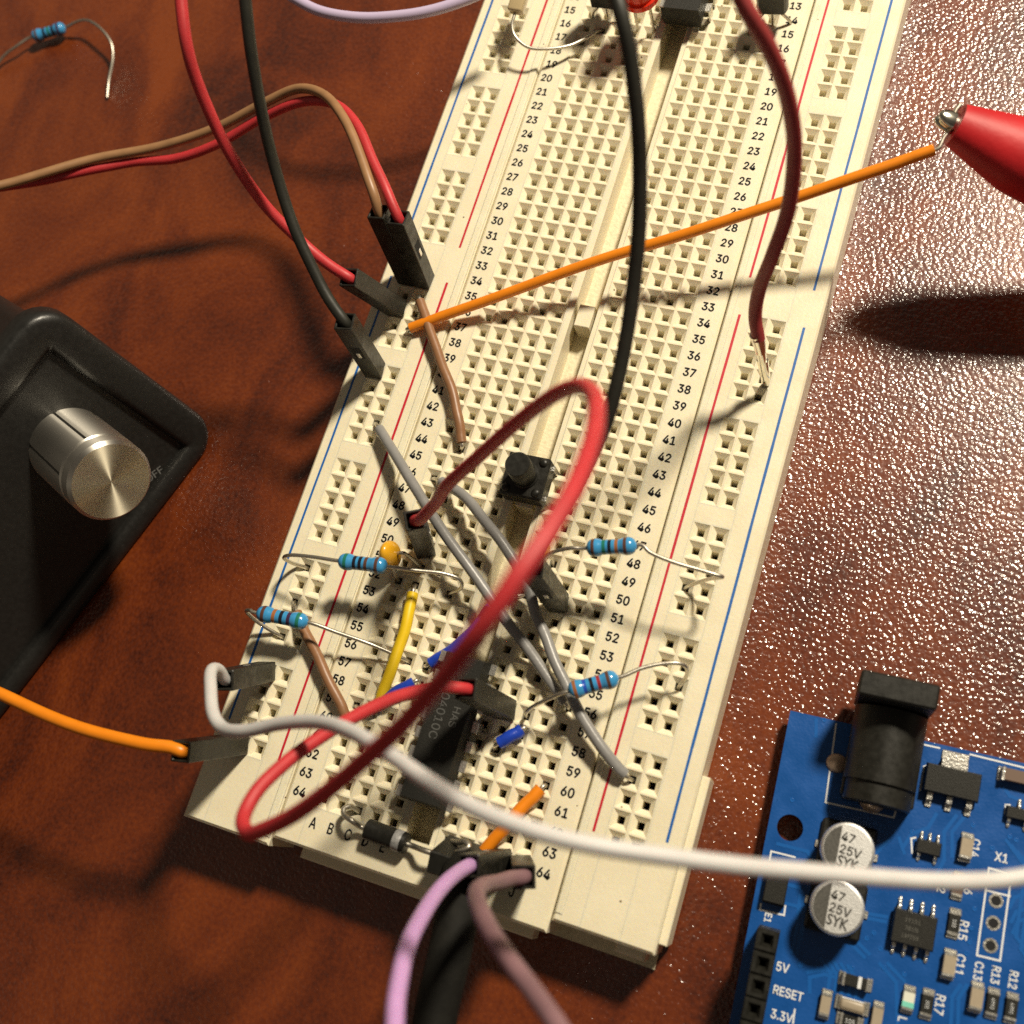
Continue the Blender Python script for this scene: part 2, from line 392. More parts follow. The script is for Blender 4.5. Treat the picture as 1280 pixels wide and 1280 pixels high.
slab(bm, 12.9, 15.2, 72.4, 75.8, z0=-4, z1=.9, ch=(.1, .1, .1, .1)); slab(bm, 12.8, 15.3, 44.6, 45.8, z0=-4, z1=1.05, ch=(.1, .1, .1, .1))
slab(bm, -2.2, 31, -8.2, -6.5, z0=-6.8, z1=-3.2, ch=(.2, .2, .2, 0))
strip_o = obj('terminal_strip', bm, ['cream', 'hole'], bb)
bm = NB()
for i in range(65):
    pass
box(bm, (12.35, Y0, -6), (15.75, Y1, -2.9)); obj('centre_channel', bm, 'cream_rough', strip_o)
bm = NB()
ID = Matrix.Identity(4)
for r in range(1, 65):
    for x in (-3.35, 31.0):
        text_bm(bm, str(r), 2.3, Matrix.Translation((x + random.uniform(-.04, .04), yrow(r) + .05, TOP + .012)), sx=.90, bold=.058)
obj('row_lettering', bm, 'ink_black', strip_o)
bm = NB()
for c, x in zip('ABCDEFGHIJ', (0, 2.54, 5.1, 7.6, 10.1, 17.7, 20.3, 22.9, 25.4, 27.9)):
    text_bm(bm, c, 2.7, Matrix.Translation((x - .1, -3.15, TOP + .012)), sx=.72, bold=.04)
obj('column_lettering', bm, 'ink_black', strip_o)
BR = [r for r in range(3, 63) if r not in (8, 14, 20, 26, 32, 33, 39, 45, 51, 57)]
def rail(x0, off, xl, xr, ynear, xblue, xred, breaks, near_end, red_near):
    bm = NB(); yr = lambda r: (64 - r) * P + off
    cells(bm, [0, 2.55], BR, yr, x0)
    a, b = x0 - 1.27, x0 + 2.55 + 1.27
    # close the strip between the two columns (2.55 pitch against 2.54 cells)
    slab(bm, xl, a, ynear, 166.6, ch=(.35, 0, .35, 0) if xblue < xred else (.3, 0, .35, 0))
    slab(bm, b, xr, ynear, 166.6, ch=(0, .3, .35, 0))
    rows = [yr(r) for r in BR]; last = ynear
    ys = sorted(rows); segs = []; prev = ynear; ch0 = .35
    for y in ys:
        if y - 1.27 - prev > .05: segs.append((prev, y - 1.27, ch0)); ch0 = 0
        prev = y + 1.27
    segs.append((prev, 166.6, 0))
    for y0, y1, c in segs: slab(bm, a, b, y0, y1, ch=(0, 0, c, 0))
    rx = (xr - 1.25, xr - .15) if xblue < xred else (xl + .15, xl + 1.1)
    slab(bm, rx[0], rx[1], ynear + 1, 166.5, z0=TOP - .2, z1=TOP + .16, ch=(.15, .15, .15, .15))
    o = obj('power_rail', bm, ['cream', 'hole'], bb)
    for nm, x, mt, yn, (b0, b1) in (('blue_line', xblue, 'ink_blue', near_end, breaks[1]), ('red_line', xred, 'ink_red', red_near, breaks[0])):
        for s0, s1 in ((yn, b0), (b1, 163)):
            lb = NB()
            pts = [(x + random.uniform(-.025, .025), s0 + (s1 - s0) * i / 12) for i in range(13)]
            for (xa, ya), (xb, yb) in zip(pts, pts[1:]):
                w = .175 + random.uniform(-.015, .015)
                lb.faces.new([lb.verts.new(v) for v in ((xa - w, ya, TOP + .012), (xa + w, ya, TOP + .012), (xb + w, yb, TOP + .012), (xb - w, yb, TOP + .012))])
            obj(nm, lb, mt, o)
    return o
rl = rail(-13.76, -1.64, -18.25, -5.15, -7.7, -16.65, -7.68, ((75.1, 81.0), (74.5, 80.5)), 6.0, 2.9)
rr = rail(38.30, 1.27, 33.5, 46.5, -4.9, 44.5, 35.5, ((78.5, 84.3), (78.3, 84.0)), 8.0, 6.6)
bm = NB(); slab(bm, 46.5, 47.5, -3.6, 17, z0=-6.9, z1=-.4, ch=(0, .15, .1, .1)); slab(bm, 41.5, 45.3, -6.1, -4.9, z0=-6, z1=-.8, ch=(.3, .3, .3, 0))
obj('joining_tab', bm, 'cream', rr)
bm = NB(); box(bm, (-17.9, -7.2, -7.95), (46.2, 166, -7.3)); obj('backing_sheet', bm, 'cream_rough', bb)

# ---------------------------------------------------------------- connectors and jumper wires
def housing(parent, bot, top, roll=0.0, slot=(0, -1), length=14.0):
    """black pin housing: from the hole 'bot' (x, y) towards the open end 'top' (x, y, z)"""
    b = Vector((bot[0], bot[1], TOP + .15)); t = Vector(top); ax = (t - b).normalized(); t = b + ax * length
    x = Vector((math.cos(roll), math.sin(roll), 0)); x = (x - ax * x.dot(ax)).normalized(); y = ax.cross(x)
    R = Matrix((x, y, ax)).transposed().to_4x4(); T = Matrix.Translation(b) @ R
    bm = NB(); h = 1.30; w = .32; L = length
    # outer shell with a hollow open end
    rings = [[(-h, -h, 0), (h, -h, 0), (h, h, 0), (-h, h, 0)], [(-h, -h, L), (h, -h, L), (h, h, L), (-h, h, L)],
             [(-h + w, -h + w, L), (h - w, -h + w, L), (h - w, h - w, L), (-h + w, h - w, L)], [(-h + w, -h + w, L - 4), (h - w, -h + w, L - 4), (h - w, h - w, L - 4), (-h + w, h - w, L - 4)]]
    V = [[bm.verts.new(v) for v in q] for q in rings]
    for p, q in zip(V, V[1:]):
        for k in range(4): bm.faces.new((p[k], p[(k + 1) % 4], q[(k + 1) % 4], q[k]))
    bm.faces.new(V[0][::-1]); bm.faces.new(V[-1])
    bmesh.ops.bevel(bm, geom=[e for e in bm.edges if max(v.co.z for v in e.verts) == L or (abs(e.verts[0].co.x) > 1.2 and abs(e.verts[1].co.x) > 1.2)], offset=.09, segments=1, affect='EDGES')
    bm.transform(T); o = obj('connector_housing', bm, 'housing', parent)
    # locking window: solid black block, the recess's shade put into its colour, crimp tab on it
    sx, sy = slot; rot = Matrix.Rotation(math.atan2(sy, sx), 4, 'Z')
    bm = NB(); box(bm, (h - .30, -.75, L * .42), (h + .012, .75, L * .64), rot=T @ rot); obj('locking_window', bm, 'hole_shade', o)
    bm = NB(); box(bm, (h - .1, -.28, L * .44), (h + .10, .28, L * .53), bev=.05, rot=T @ rot); obj('crimp_tab', bm, 'tin', o)
    bm = NB(); tube(bm, [b + Vector((0, 0, -3)), b + Vector((0, 0, -.4)), b + ax * 1.5], .32, n=8, seg=4); obj('pin', bm, 'chrome', parent)
    return o, b, t, ax
def jumper(label, mt, pts, ends, r=.78, group='jumper wires', name='jumper_wire', wob=0.0, cat='jumper wire'):
    """pts: the visible run; ends: list of (which end 0/-1, bot, top, kwargs)"""
    base = ends[0][1] + (0,) if ends else pts[0]
    e = empty(name, base, label, cat, group)
    P_ = [Vector(p) for p in pts]
    for k, bot, top, kw in ends:
        o, b, t, ax = housing(e, bot, top, **kw)
        run = [t - ax * 3.0, t - ax * .6]
        P_ = run + P_ if k == 0 else P_ + run[::-1]
    bm = NB(); tube(bm, P_, r, n=16, seg=8, wob=.022); obj('insulation', bm, mt, e, smooth=50)
    return e
def lead(bm, pts, r=.27, n=8, seg=6): tube(bm, pts, r, n=n, seg=seg)

jumper('red jumper wire crossing behind the blackish wire at upper left beside the blue line', 'red',
       [(-34.97, 87.69, 44.00), (-33.74, 82.70, 41.00), (-32.97, 79.25, 36.00), (-30.93, 75.42, 29.00), (-27.56, 72.11, 22.00), (-22.69, 69.71, 17.00), (-18.20, 67.75, 15.50)],
       [(-1, (-13.76, 69.48), (-15.50, 67.07, 14.50), dict(roll=.1, slot=(0, 1)))])
jumper('blackish jumper wire crossing over the red one at upper left above the black box', 'black_w',
       [(-26.28, 88.75, 44.00), (-25.82, 84.58, 40.00), (-25.33, 79.70, 34.00), (-24.24, 74.43, 27.00), (-21.35, 68.89, 22.00), (-17.98, 64.44, 18.00), (-15.35, 61.74, 16.00)],
       [(-1, (-13.76, 59.32), (-13.63, 60.40, 14.50), dict(roll=.15, slot=(0, -1)))])
jumper('brown jumper wire of the twin pair arching over the table to the left rail', 'tan_w',
       [(-79.64, 70.01, 15.00), (-78.12, 71.48, 14.00), (-72.75, 76.14, 12.00), (-67.27, 80.85, 10.00), (-58.33, 85.52, 8.50), (-49.27, 89.63, 9.50), (-41.08, 93.57, 12.00), (-35.14, 95.53, 14.00), (-29.99, 94.34, 15.50), (-24.04, 89.92, 17.00), (-18.98, 83.84, 17.00), (-15.84, 79.52, 16.50)],
       [(-1, (-13.76, 74.56), (-14.85, 77.47, 14.50), dict(roll=0.05, slot=(0, 1)))], r=.72)
jumper('bright red jumper wire of the twin pair lying beside the brown one', 'red',
       [(-81.60, 70.66, 13.00), (-79.83, 72.06, 12.20), (-73.62, 75.66, 10.50), (-67.55, 79.70, 8.80), (-62.77, 82.47, 7.60), (-55.91, 84.74, 7.00), (-49.24, 87.63, 8.00), (-41.26, 92.19, 10.50), (-33.98, 94.19, 13.00), (-27.94, 93.51, 14.60), (-22.52, 89.93, 16.00), (-17.16, 83.82, 16.50), (-13.46, 79.48, 16.20)],
       [(-1, (-11.21, 74.56), (-11.59, 77.02, 14.50), dict(roll=0.05, slot=(1, 0)))], r=.74)
jumper('long red jumper wire looping in the air over the middle of the breadboard', 'red',
       [(6.70, 36.39, 16.50), (9.09, 37.77, 20.00), (12.30, 39.01, 26.00), (19.00, 41.64, 35.50), (24.99, 43.53, 44.10), (29.62, 43.95, 51.00), (33.02, 43.04, 56.10), (35.89, 40.30, 61.30), (37.69, 36.68, 65.60), (38.96, 32.36, 69.90), (39.37, 27.89, 73.30), (39.08, 24.66, 75.00), (38.32, 21.37, 75.90), (36.96, 18.14, 75.00), (34.46, 14.71, 71.60), (31.10, 11.43, 66.40), (27.05, 8.24, 60.40), (22.03, 4.53, 53.50), (16.56, 0.71, 46.70), (12.17, -1.92, 42.40), (9.44, -2.96, 39.80), (7.69, -1.92, 38.10), (7.34, 0.83, 36.30), (7.98, 3.98, 33.80), (9.33, 7.58, 30.30), (11.07, 11.30, 26.00), (12.91, 14.29, 21.70), (14.71, 16.24, 18.50), (16.77, 17.43, 16.50)],
       [(0, (2.54, 35.56), (5.18, 36.30, 14.50), dict(roll=.5, slot=(1, 0))), (-1, (20.32, 17.78), (18.60, 17.96, 14.50), dict(roll=.2, slot=(0, 1)))], r=.76)
jumper('thick black jumper wire hanging over the orange wire down the middle of the breadboard', 'black_w',
       [(24.47, 83.00, 58.00), (25.89, 80.66, 57.00), (27.31, 77.66, 54.00), (28.41, 74.23, 50.00), (29.17, 70.14, 45.00), (29.64, 64.19, 39.00), (29.63, 58.02, 34.00), (29.28, 51.42, 30.00), (28.22, 46.96, 27.00), (26.39, 41.65, 24.00), (24.13, 38.36, 20.00), (22.65, 35.81, 17.00)],
       [(-1, (22.86, 33.02), (22.03, 34.06, 14.50), dict(roll=.25, slot=(0, -1)))], r=.80)
jumper('white jumper wire sweeping from the lower left connector across to the blue board', 'white_w',
       [(-12.28, 11.48, 16.50), (-11.87, 11.27, 19.00), (-9.74, 9.56, 22.00), (-6.55, 6.63, 25.00), (-3.65, 5.32, 27.00), (-0.15, 5.65, 29.60), (5.52, 7.68, 32.70), (11.04, 9.01, 36.60), (16.56, 9.11, 41.30), (22.40, 8.35, 45.90), (28.14, 7.12, 49.80), (34.62, 6.11, 53.00), (40.46, 5.94, 53.70), (46.79, 6.58, 52.20), (54.12, 7.88, 49.10), (60.32, 9.19, 45.90), (66.69, 10.67, 42.80), (72.49, 12.16, 40.50), (76.05, 13.41, 38.90), (80.19, 15.25, 37.40)],
       [(0, (-13.76, 13.60), (-12.17, 10.61, 14.50), dict(roll=.25, slot=(0, 1)))], r=.75)
jumper('orange jumper wire crossing the black box corner to the bottom of the left rail', 'orange_w',
       [(-45.24, 0.64, 14.00), (-42.51, 0.43, 14.00), (-34.10, -0.27, 14.50), (-26.30, -0.30, 15.00), (-19.22, 0.28, 15.20), (-15.83, 0.88, 15.00)],
       [(-1, (-13.76, 3.44), (-14.14, 0.91, 14.50), dict(roll=.2, slot=(0, -1)))], r=.82)
jumper('light purple jumper wire curving off the near end of the breadboard', 'lilac_w',
       [(31.45, -14.07, 46.00), (29.70, -11.31, 43.00), (27.81, -8.42, 38.00), (26.35, -5.39, 31.00), (25.45, -2.77, 23.00), (25.18, -1.63, 18.00)],
       [(-1, (25.40, 0.00), (25.23, -0.95, 14.50), dict(roll=.3, slot=(0, 1)))], r=.86)
jumper('mauve jumper wire with a sharp bend at the near end, beside the letter J', 'mauve_w',
       [(46.08, -8.58, 50.00), (42.78, -7.02, 47.00), (39.06, -5.48, 44.00), (35.51, -4.01, 40.00), (32.93, -2.85, 36.00), (30.95, -2.04, 31.00), (30.14, -1.61, 26.00), (30.11, -1.31, 20.00), (30.73, -0.68, 16.50)],
       [(-1, (27.94, 0.00), (31.56, -0.24, 14.50), dict(roll=.3, slot=(1, 0)))], r=.88)
jumper('pale lavender jumper wire arching across the top edge of the picture', 'pale_w',
       [(-46.65, 113.42, 14.00), (-42.26, 111.26, 14.00), (-36.63, 109.30, 14.00), (-29.71, 109.02, 14.00), (-23.43, 110.12, 14.00), (-17.07, 112.51, 14.00), (-12.29, 115.54, 14.00), (-8.37, 119.16, 14.00)], [], r=.82, )

# black sheathed cable between the two purple wires
e = empty('sheathed_cable', (23.81, -1.61, 8.00), 'thick black sheathed cable hanging off the near end between the purple wires', 'cable')
bm = NB(); tube(bm, [(21.51, -2.29, 3.60), (22.64, -3.02, 7.00), (23.93, -4.86, 10.00), (24.88, -7.72, 12.00), (25.56, -11.47, 13.00), (25.94, -16.60, 13.00), (26.57, -20.69, 13.00)], 2.5, n=24); obj('sheath', bm, 'matt_black', e, smooth=50)
bm = NB(); box(bm, (-1.7, -1.6, -2.2), (3.4, 1.2, 4.2), bev=.15, rot=Matrix.Translation((19.70, -0.97, 3.00)) @ Matrix.Rotation(.35, 4, 'X')); obj('plug_body', bm, 'black_pl', e)

# dark red wire with a bare crimped pin
e = empty('crimped_wire', (40.85, 69.85) + (0,), 'dark red wire hanging over the right rail with a bare crimped silver pin', 'crimped wire')
bm = NB(); tube(bm, [(35.97, 84.77, 58.00), (37.53, 83.45, 56.00), (39.72, 82.65, 52.00), (41.56, 82.00, 46.00), (42.59, 80.76, 39.00), (42.50, 78.09, 31.00), (41.30, 75.52, 25.00), (39.95, 73.77, 19.00), (39.73, 72.13, 15.00), (40.46, 70.48, 12.00)], .86, n=16); obj('insulation', bm, 'dark_red', e, smooth=50)
bm = NB(); tube(bm, [(40.19, 70.82, 12.60), (40.58, 70.31, 11.00), (40.85, 69.88, 9.60)], lambda f: .95 - .25 * f, n=12); tube(bm, [(40.83, 70.01, 9.80), (41.05, 69.66, 7.20)], .62, n=10)
tube(bm, [(41.03, 69.79, 7.40), (41.58, 68.85, 3.00), (40.85, 69.85) + (-2,)], lambda f: .82 - .45 * f, n=10, seg=6, flat=.7); obj('crimp_pin', bm, 'chrome', e, smooth=40)

# ---------------------------------------------------------------- solid hook-up wires
def hookup(label, mt, pts, tips, r=.74, group='solid hook-up wires on the breadboard'):
    e = empty('hookup_wire', pts[0], label, 'hook-up wire', group)
    bm = NB(); tube(bm, pts, r, n=14, wob=.05); obj('insulation', bm, mt, e, smooth=50)
    for k, t in tips:
        a = Vector(pts[k]); b = Vector(pts[k + 1 if k == 0 else k - 1]); d = (a - b).normalized()
        bm = NB(); lead(bm, [a - d * .4, a + d * .5] + [Vector(q) for q in t], .29); obj('bare_tip', bm, 'wire', e, smooth=50)
    return e
D = -2.5
def down(xy): return [(xy[0], xy[1], .4), (xy[0], xy[1], D)]
hookup('long straight orange wire slanting up across the breadboard into the red clip', 'orange_w',
       [(-10.35, 66.53, 2.20), (1.60, 72.99, 4.20), (16.71, 80.53, 7.20), (29.16, 85.82, 10.00), (41.71, 91.70, 12.60), (49.97, 95.52, 14.60), (55.97, 98.41, 16.00)],
       [(0, down((-11.21, 66.94))), (-1, [(56.76, 100.02, 16.40), (57.38, 101.16, 16.60)])], r=.76)
hookup('brown wire leaving the upper left rail under the long orange wire', 'brown_w',
       [(-10.28, 70.93, 2.40), (-6.50, 65.82, 2.60), (-3.55, 61.85, 2.80), (-0.44, 57.85, 2.80), (1.57, 54.28, 2.60), (2.87, 51.37, 2.00)], [(0, down((-11.21, 72.02))), (-1, down((2.54, 50.80)))], r=.72)
hookup('brown wire passing under the lowest resistor of the left rail', 'brown_w',
       [(-12.12, 22.29, 2.00), (-8.99, 19.43, 2.60), (-5.08, 15.84, 2.80), (-1.47, 12.27, 2.40), (-0.23, 10.84, 1.80)], [(0, down((-13.76, 23.76))), (-1, down((0.00, 10.16)))], r=.72)
hookup('longest grey wire, running from the left rail under the red loop', 'grey_w',
       [(-9.45, 50.43, 2.60), (-3.86, 45.84, 4.50), (2.05, 40.81, 6.00), (8.59, 35.61, 6.20), (15.83, 29.99, 5.00), (21.26, 25.79, 3.40), (25.35, 22.59, 2.40), (27.54, 20.75, 1.80)], [(0, down((-11.21, 51.70))), (-1, down((27.94, 20.32)))], r=.73)
hookup('grey wire with the shiny bent end reaching the right rail', 'grey_w',
       [(2.07, 45.09, 2.40), (5.92, 43.69, 4.00), (10.44, 40.86, 5.00), (14.05, 38.22, 5.40), (16.72, 35.97, 5.00), (19.03, 33.44, 4.20), (20.75, 30.73, 3.60), (23.09, 27.87, 3.60), (26.26, 24.09, 3.80), (29.52, 20.57, 4.00), (33.35, 17.09, 3.60), (36.25, 14.97, 2.80), (37.50, 14.28, 2.20)],
       [(0, down((0.00, 45.72))), (-1, down((38.30, 13.97)))], r=.73)
hookup('yellow wire lying along the left columns below the yellow capacitor', 'yellow_w',
       [(3.13, 29.17, 2.00), (3.69, 25.40, 2.20), (3.84, 21.29, 2.20), (3.71, 17.04, 2.20), (3.64, 13.77, 2.00)], [(0, down((2.54, 30.48))), (-1, down((2.54, 12.70)))], r=.78)
hookup('blue wire half hidden under the falling part of the red loop', 'blue_w',
       [(8.60, 20.78, 1.80), (10.59, 22.79, 2.20), (12.62, 25.51, 2.40), (13.88, 28.63, 2.40), (14.44, 30.27, 2.20)], [(0, down((7.62, 20.32))), (-1, down((17.78, 33.02)))], r=.76)
hookup('blue wire end showing beside the yellow wire under the thinner red strand', 'blue_w',
       [(7.27, 17.74, 2.00), (5.60, 16.04, 2.20), (4.07, 14.08, 2.20), (2.64, 12.61, 2.00)], [(0, down((7.62, 17.78))), (-1, down((0.00, 12.70)))], r=.74)
hookup('short blue wire stub to the right of the chip', 'blue_w', [(20.94, 13.45, 2.20), (22.30, 14.77, 2.30), (23.19, 15.90, 2.00)], [(0, down((20.32, 12.70))), (-1, down((22.86, 15.24)))], r=.82)
hookup('short orange wire beneath the white wire at the near end', 'orange_w',
       [(22.89, -0.15, 1.80), (24.47, 3.02, 2.30), (26.23, 6.57, 2.30), (27.79, 9.59, 2.00)], [(0, down((22.86, 0.00))), (-1, down((27.94, 10.16)))], r=.82)

# ---------------------------------------------------------------- resistors and other through-hole parts
def resistor(label, a, b, bands, la, lb, group='blue banded resistors'):
    a, b = Vector(a), Vector(b); d = (b - a); L = d.length; d.normalize()
    e = empty('resistor', (a + b) / 2, label, 'resistor', group)
    mats = ['res_blue'] + sorted({k for _, k in bands})
    rad = lambda f: (.30 if f < .0 else (1.16 if .12 < f < .24 or .76 < f < .88 else (.92 if .30 < f < .70 else 1.06)))
    prof = [(.28, -.05), (.42, 0.01), (.80, .035), (1.02, .075), (1.14, .13), (1.15, .20), (1.08, .265), (.95, .31)]
    pts = [(.28, -.02, 0), (.45, 0.0, 0), (.82, .03, 0), (1.03, .075, 0), (1.14, .13, 0), (1.15, .20, 0), (1.07, .265, 0), (.94, .31, 0), (.94, .69, 0), (1.07, .735, 0), (1.15, .80, 0), (1.14, .87, 0), (1.03, .925, 0), (.82, .97, 0), (.45, 1.0, 0), (.28, 1.02, 0)]
    def radius(f):
        for (r0, f0, _), (r1, f1, _) in zip(pts, pts[1:]):
            if f0 <= f <= f1: return r0 + (r1 - r0) * (f - f0) / (f1 - f0)
        return .28
    cuts = sorted({round(p[1], 4) for p in pts} | {round(f + s * .034, 4) for f, _ in bands for s in (-1, 1)})
    out = []
    for i, f in enumerate(cuts):
        mi = 0
        if i:
            mid = (cuts[i - 1] + f) / 2
            for fb, k in bands:
                if abs(mid - fb) < .034: mi = mats.index(k)
        out.append((radius(f), f * L, mi))
    bm = NB(); lathe(bm, out, a, d, n=28); obj('body', bm, mats, e, smooth=60)
    for p, q, s in ((a, la, -1), (b, lb, 1)):
        bm = NB(); lead(bm, [p - d * s * .5, p + d * s * .8] + [Vector(v) for v in q], .27); obj('lead', bm, 'wire', e, smooth=60)
    return e
resistor('blue resistor with a green end beside the yellow capacitor', (-5.91, 29.86, 8.00), (0.75, 30.77, 8.00), [(.17, 'b_green'), (.36, 'b_black'), (.48, 'b_black'), (.60, 'b_brown'), (.83, 'b_brown')],
         [(-9.96, 29.46, 7.80), (-13.47, 28.97, 7.20), (-14.77, 28.62, 6.00)] + [(-14.97, 28.67, 2.60)] + down((-13.76, 28.84)), [(4.49, 31.43, 7.00), (7.98, 32.14, 6.00), (9.89, 32.10, 5.00), (10.00, 31.41, 3.40)] + down((7.62, 30.48)))
resistor('blue resistor over the edge of the left rail with brown, orange and green bands', (-15.36, 20.42, 6.50), (-8.24, 21.07, 6.00), [(.15, 'b_brown'), (.36, 'b_orange'), (.51, 'b_black'), (.66, 'b_purple'), (.85, 'b_green')],
         [(-16.55, 20.47, 6.40), (-17.51, 20.29, 5.60), (-16.71, 19.56, 3.60)] + down((-13.76, 18.68)), [(-4.29, 20.99, 5.00), (0.07, 20.85, 3.80), (3.70, 20.51, 2.00)] + down((5.08, 20.32)))
resistor('teal-blue resistor level with row 47 on the right', (26.48, 39.26, 10.00), (32.46, 40.94, 10.50), [(.14, 'b_brown'), (.36, 'b_green'), (.48, 'b_black'), (.62, 'b_orange'), (.80, 'b_brown')],
         [(24.60, 38.79, 10.00), (22.79, 38.23, 9.20), (20.97, 37.73, 7.00), (20.02, 37.64, 4.00), (19.11, 37.81, 0.00)], [(34.34, 40.54, 10.60), (37.30, 40.08, 10.40), (40.32, 40.02, 10.00), (43.00, 39.98, 9.60), (43.54, 40.07, 9.00), (41.41, 40.22, 5.00)] + down((38.30, 39.37)))
resistor('blue resistor with a red band level with row 55 on the right', (28.89, 21.72, 7.50), (34.17, 25.01, 7.00), [(.13, 'b_orange'), (.33, 'b_blue'), (.47, 'b_black'), (.62, 'b_red'), (.81, 'b_brown')],
         [(26.88, 20.48, 6.60), (24.53, 19.07, 4.60), (23.44, 18.26, 3.00)] + down((22.86, 17.78)), [(36.47, 26.84, 6.60), (38.63, 28.12, 6.20), (40.73, 28.87, 5.80), (41.58, 28.83, 5.00), (41.68, 28.03, 2.60)] + down((40.85, 26.67)))
resistor('loose blue resistor lying by itself on the bare table', (-106.39, 111.43, -6.00), (-100.55, 114.34, -6.00), [(.17, 'b_brown'), (.40, 'b_black'), (.54, 'b_green'), (.66, 'b_black'), (.84, 'b_purple')],
         [(-108.75, 109.16, -6.00), (-111.15, 106.91, -6.50), (-113.08, 103.78, -7.40)], [(-98.57, 115.08, -5.50), (-95.66, 115.59, -4.80), (-91.50, 114.05, -4.40), (-88.37, 111.66, -5.00), (-87.47, 109.31, -5.80), (-87.36, 105.44, -7.00), (-86.64, 102.24, -7.60)])

# diode
a, b = Vector((7.70, -1.61, 2.80)), Vector((13.52, -1.77, 2.80)); d = (b - a).normalized(); L = (b - a).length
e = empty('diode', (a + b) / 2, 'black diode with a silver band lying over the letters D and E', 'diode')
bm = NB(); lathe(bm, [(1.1, 0, 0), (1.33, .15, 0), (1.35, L * .70, 0), (1.36, L * .705, 1), (1.36, L * .88, 1), (1.35, L * .885, 0), (1.33, L - .15, 0), (1.1, L, 0)], a, d, n=28); obj('body', bm, ['black_pl', 'silverband'], e, smooth=50)
bm = NB(); lead(bm, [a + d * .3, a - d * .8, (5.96, -1.17, 4.00), (4.50, -0.77, 3.60), (4.10, -0.15, 3.20), (4.52, 0.34, 2.40)] + down((5.08, 0.00)), .36); obj('lead', bm, 'wire', e, smooth=60)
bm = NB(); lead(bm, [b - d * .3, b + d * .8, (16.24, -1.76, 4.00), (18.17, -1.66, 4.00), (20.19, -0.96, 5.00), (21.30, -0.23, 5.60), (22.02, 0.48, 5.60), (21.25, 0.84, 5.20), (20.28, 0.47, 4.40)] + down((17.78, 0.00)), .36); obj('lead', bm, 'wire', e, smooth=60)

# drop-shaped ceramic capacitors
def drop_cap(label, c, tilt, la, lb, k=1.0):
    e = empty('ceramic_capacitor', c, label, 'capacitor', 'yellow ceramic capacitors')
    t = bmesh.new(); bmesh.ops.create_uvsphere(t, u_segments=28, v_segments=18, radius=1)
    for v in t.verts:
        z = v.co.z; w = 1.0 if z > 0 else 1 - .22 * z * z
        v.co = Vector((v.co.x * 1.95 * w, v.co.y * 1.15 * w, z * 3.1 + (0 if z > 0 else -.15 * abs(z))))
        v.co *= k
    t.transform(Matrix.Translation(c) @ tilt); obj('body', t, 'cap_yel', e, smooth=80)
    for q in (la, lb):
        bm = NB(); lead(bm, [c] + q, .26); obj('lead', bm, 'wire', e, smooth=60)
drop_cap('yellow drop capacitor standing in the left columns under row 50', Vector((-0.91, 33.02, 4.00)), Matrix.Rotation(.15, 4, 'X') @ Matrix.Rotation(math.radians(96), 4, 'Z') @ Matrix.Rotation(.1, 4, 'Y'), [(0.88, 33.66, 4.60), (1.55, 33.58, 3.00)] + down((2.54, 33.02)), [(-0.16, 30.97, 2.00)] + down((0.00, 30.48)))
drop_cap('orange-yellow capacitor mostly hidden behind the red loop', Vector((19.17, 38.19, 4.50)), Matrix.Rotation(1.2, 4, 'Z'), [(20.46, 38.41, 2.40)] + down((20.32, 38.10)), [(18.09, 37.70, 2.00)] + down((17.78, 38.10)), k=.95)

# push button
c = Vector((14.1, 38.3, 0))
e = empty('push_button', (c.x, c.y, TOP), 'black square push button with a tall round plunger straddling the centre channel', 'push button')
bc = Vector((14.14, 48.00, 5.00))
R = Matrix.Translation((bc.x, bc.y, 0)) @ Matrix.Rotation(math.radians(2), 4, 'Z')
bm = NB(); box(bm, (-3, -3, 1.6), (3, 3, 4.8), bev=.25, rot=R); obj('body', bm, 'black_pl', e)
bm = NB(); box(bm, (-2.9, -2.9, 4.82), (2.9, 2.9, 5.05), bev=.1, rot=R); pl = obj('cover_plate', bm, 'housing', e)
for sx in (-1, 1):
    for sy in (-1, 1):
        bm = NB(); q = R @ Vector((sx * 2.15, sy * 2.15, 5.0)); lathe(bm, [(.62, 0), (.60, .18), (.42, .36), (.18, .43), (0, .45)], q, (0, 0, 1), n=20); obj('rivet', bm, 'black_pl', e, smooth=50)
        bm = NB(); q = R @ Vector((sx * 3.15, sy * 2.2, 0)); box(bm, (q.x - .15, q.y - .35, -2), (q.x + .15, q.y + .35, 3.2)); obj('pin', bm, 'tin', e)
bm = NB(); q = R @ Vector((0, 0, 5.0)); lathe(bm, [(1.95, 0), (1.95, .25), (1.78, .4), (1.72, 4.4), (1.62, 4.55), (0, 4.58)], q, (0, 0, 1), n=40); obj('plunger', bm, 'black_pl', e, smooth=35)

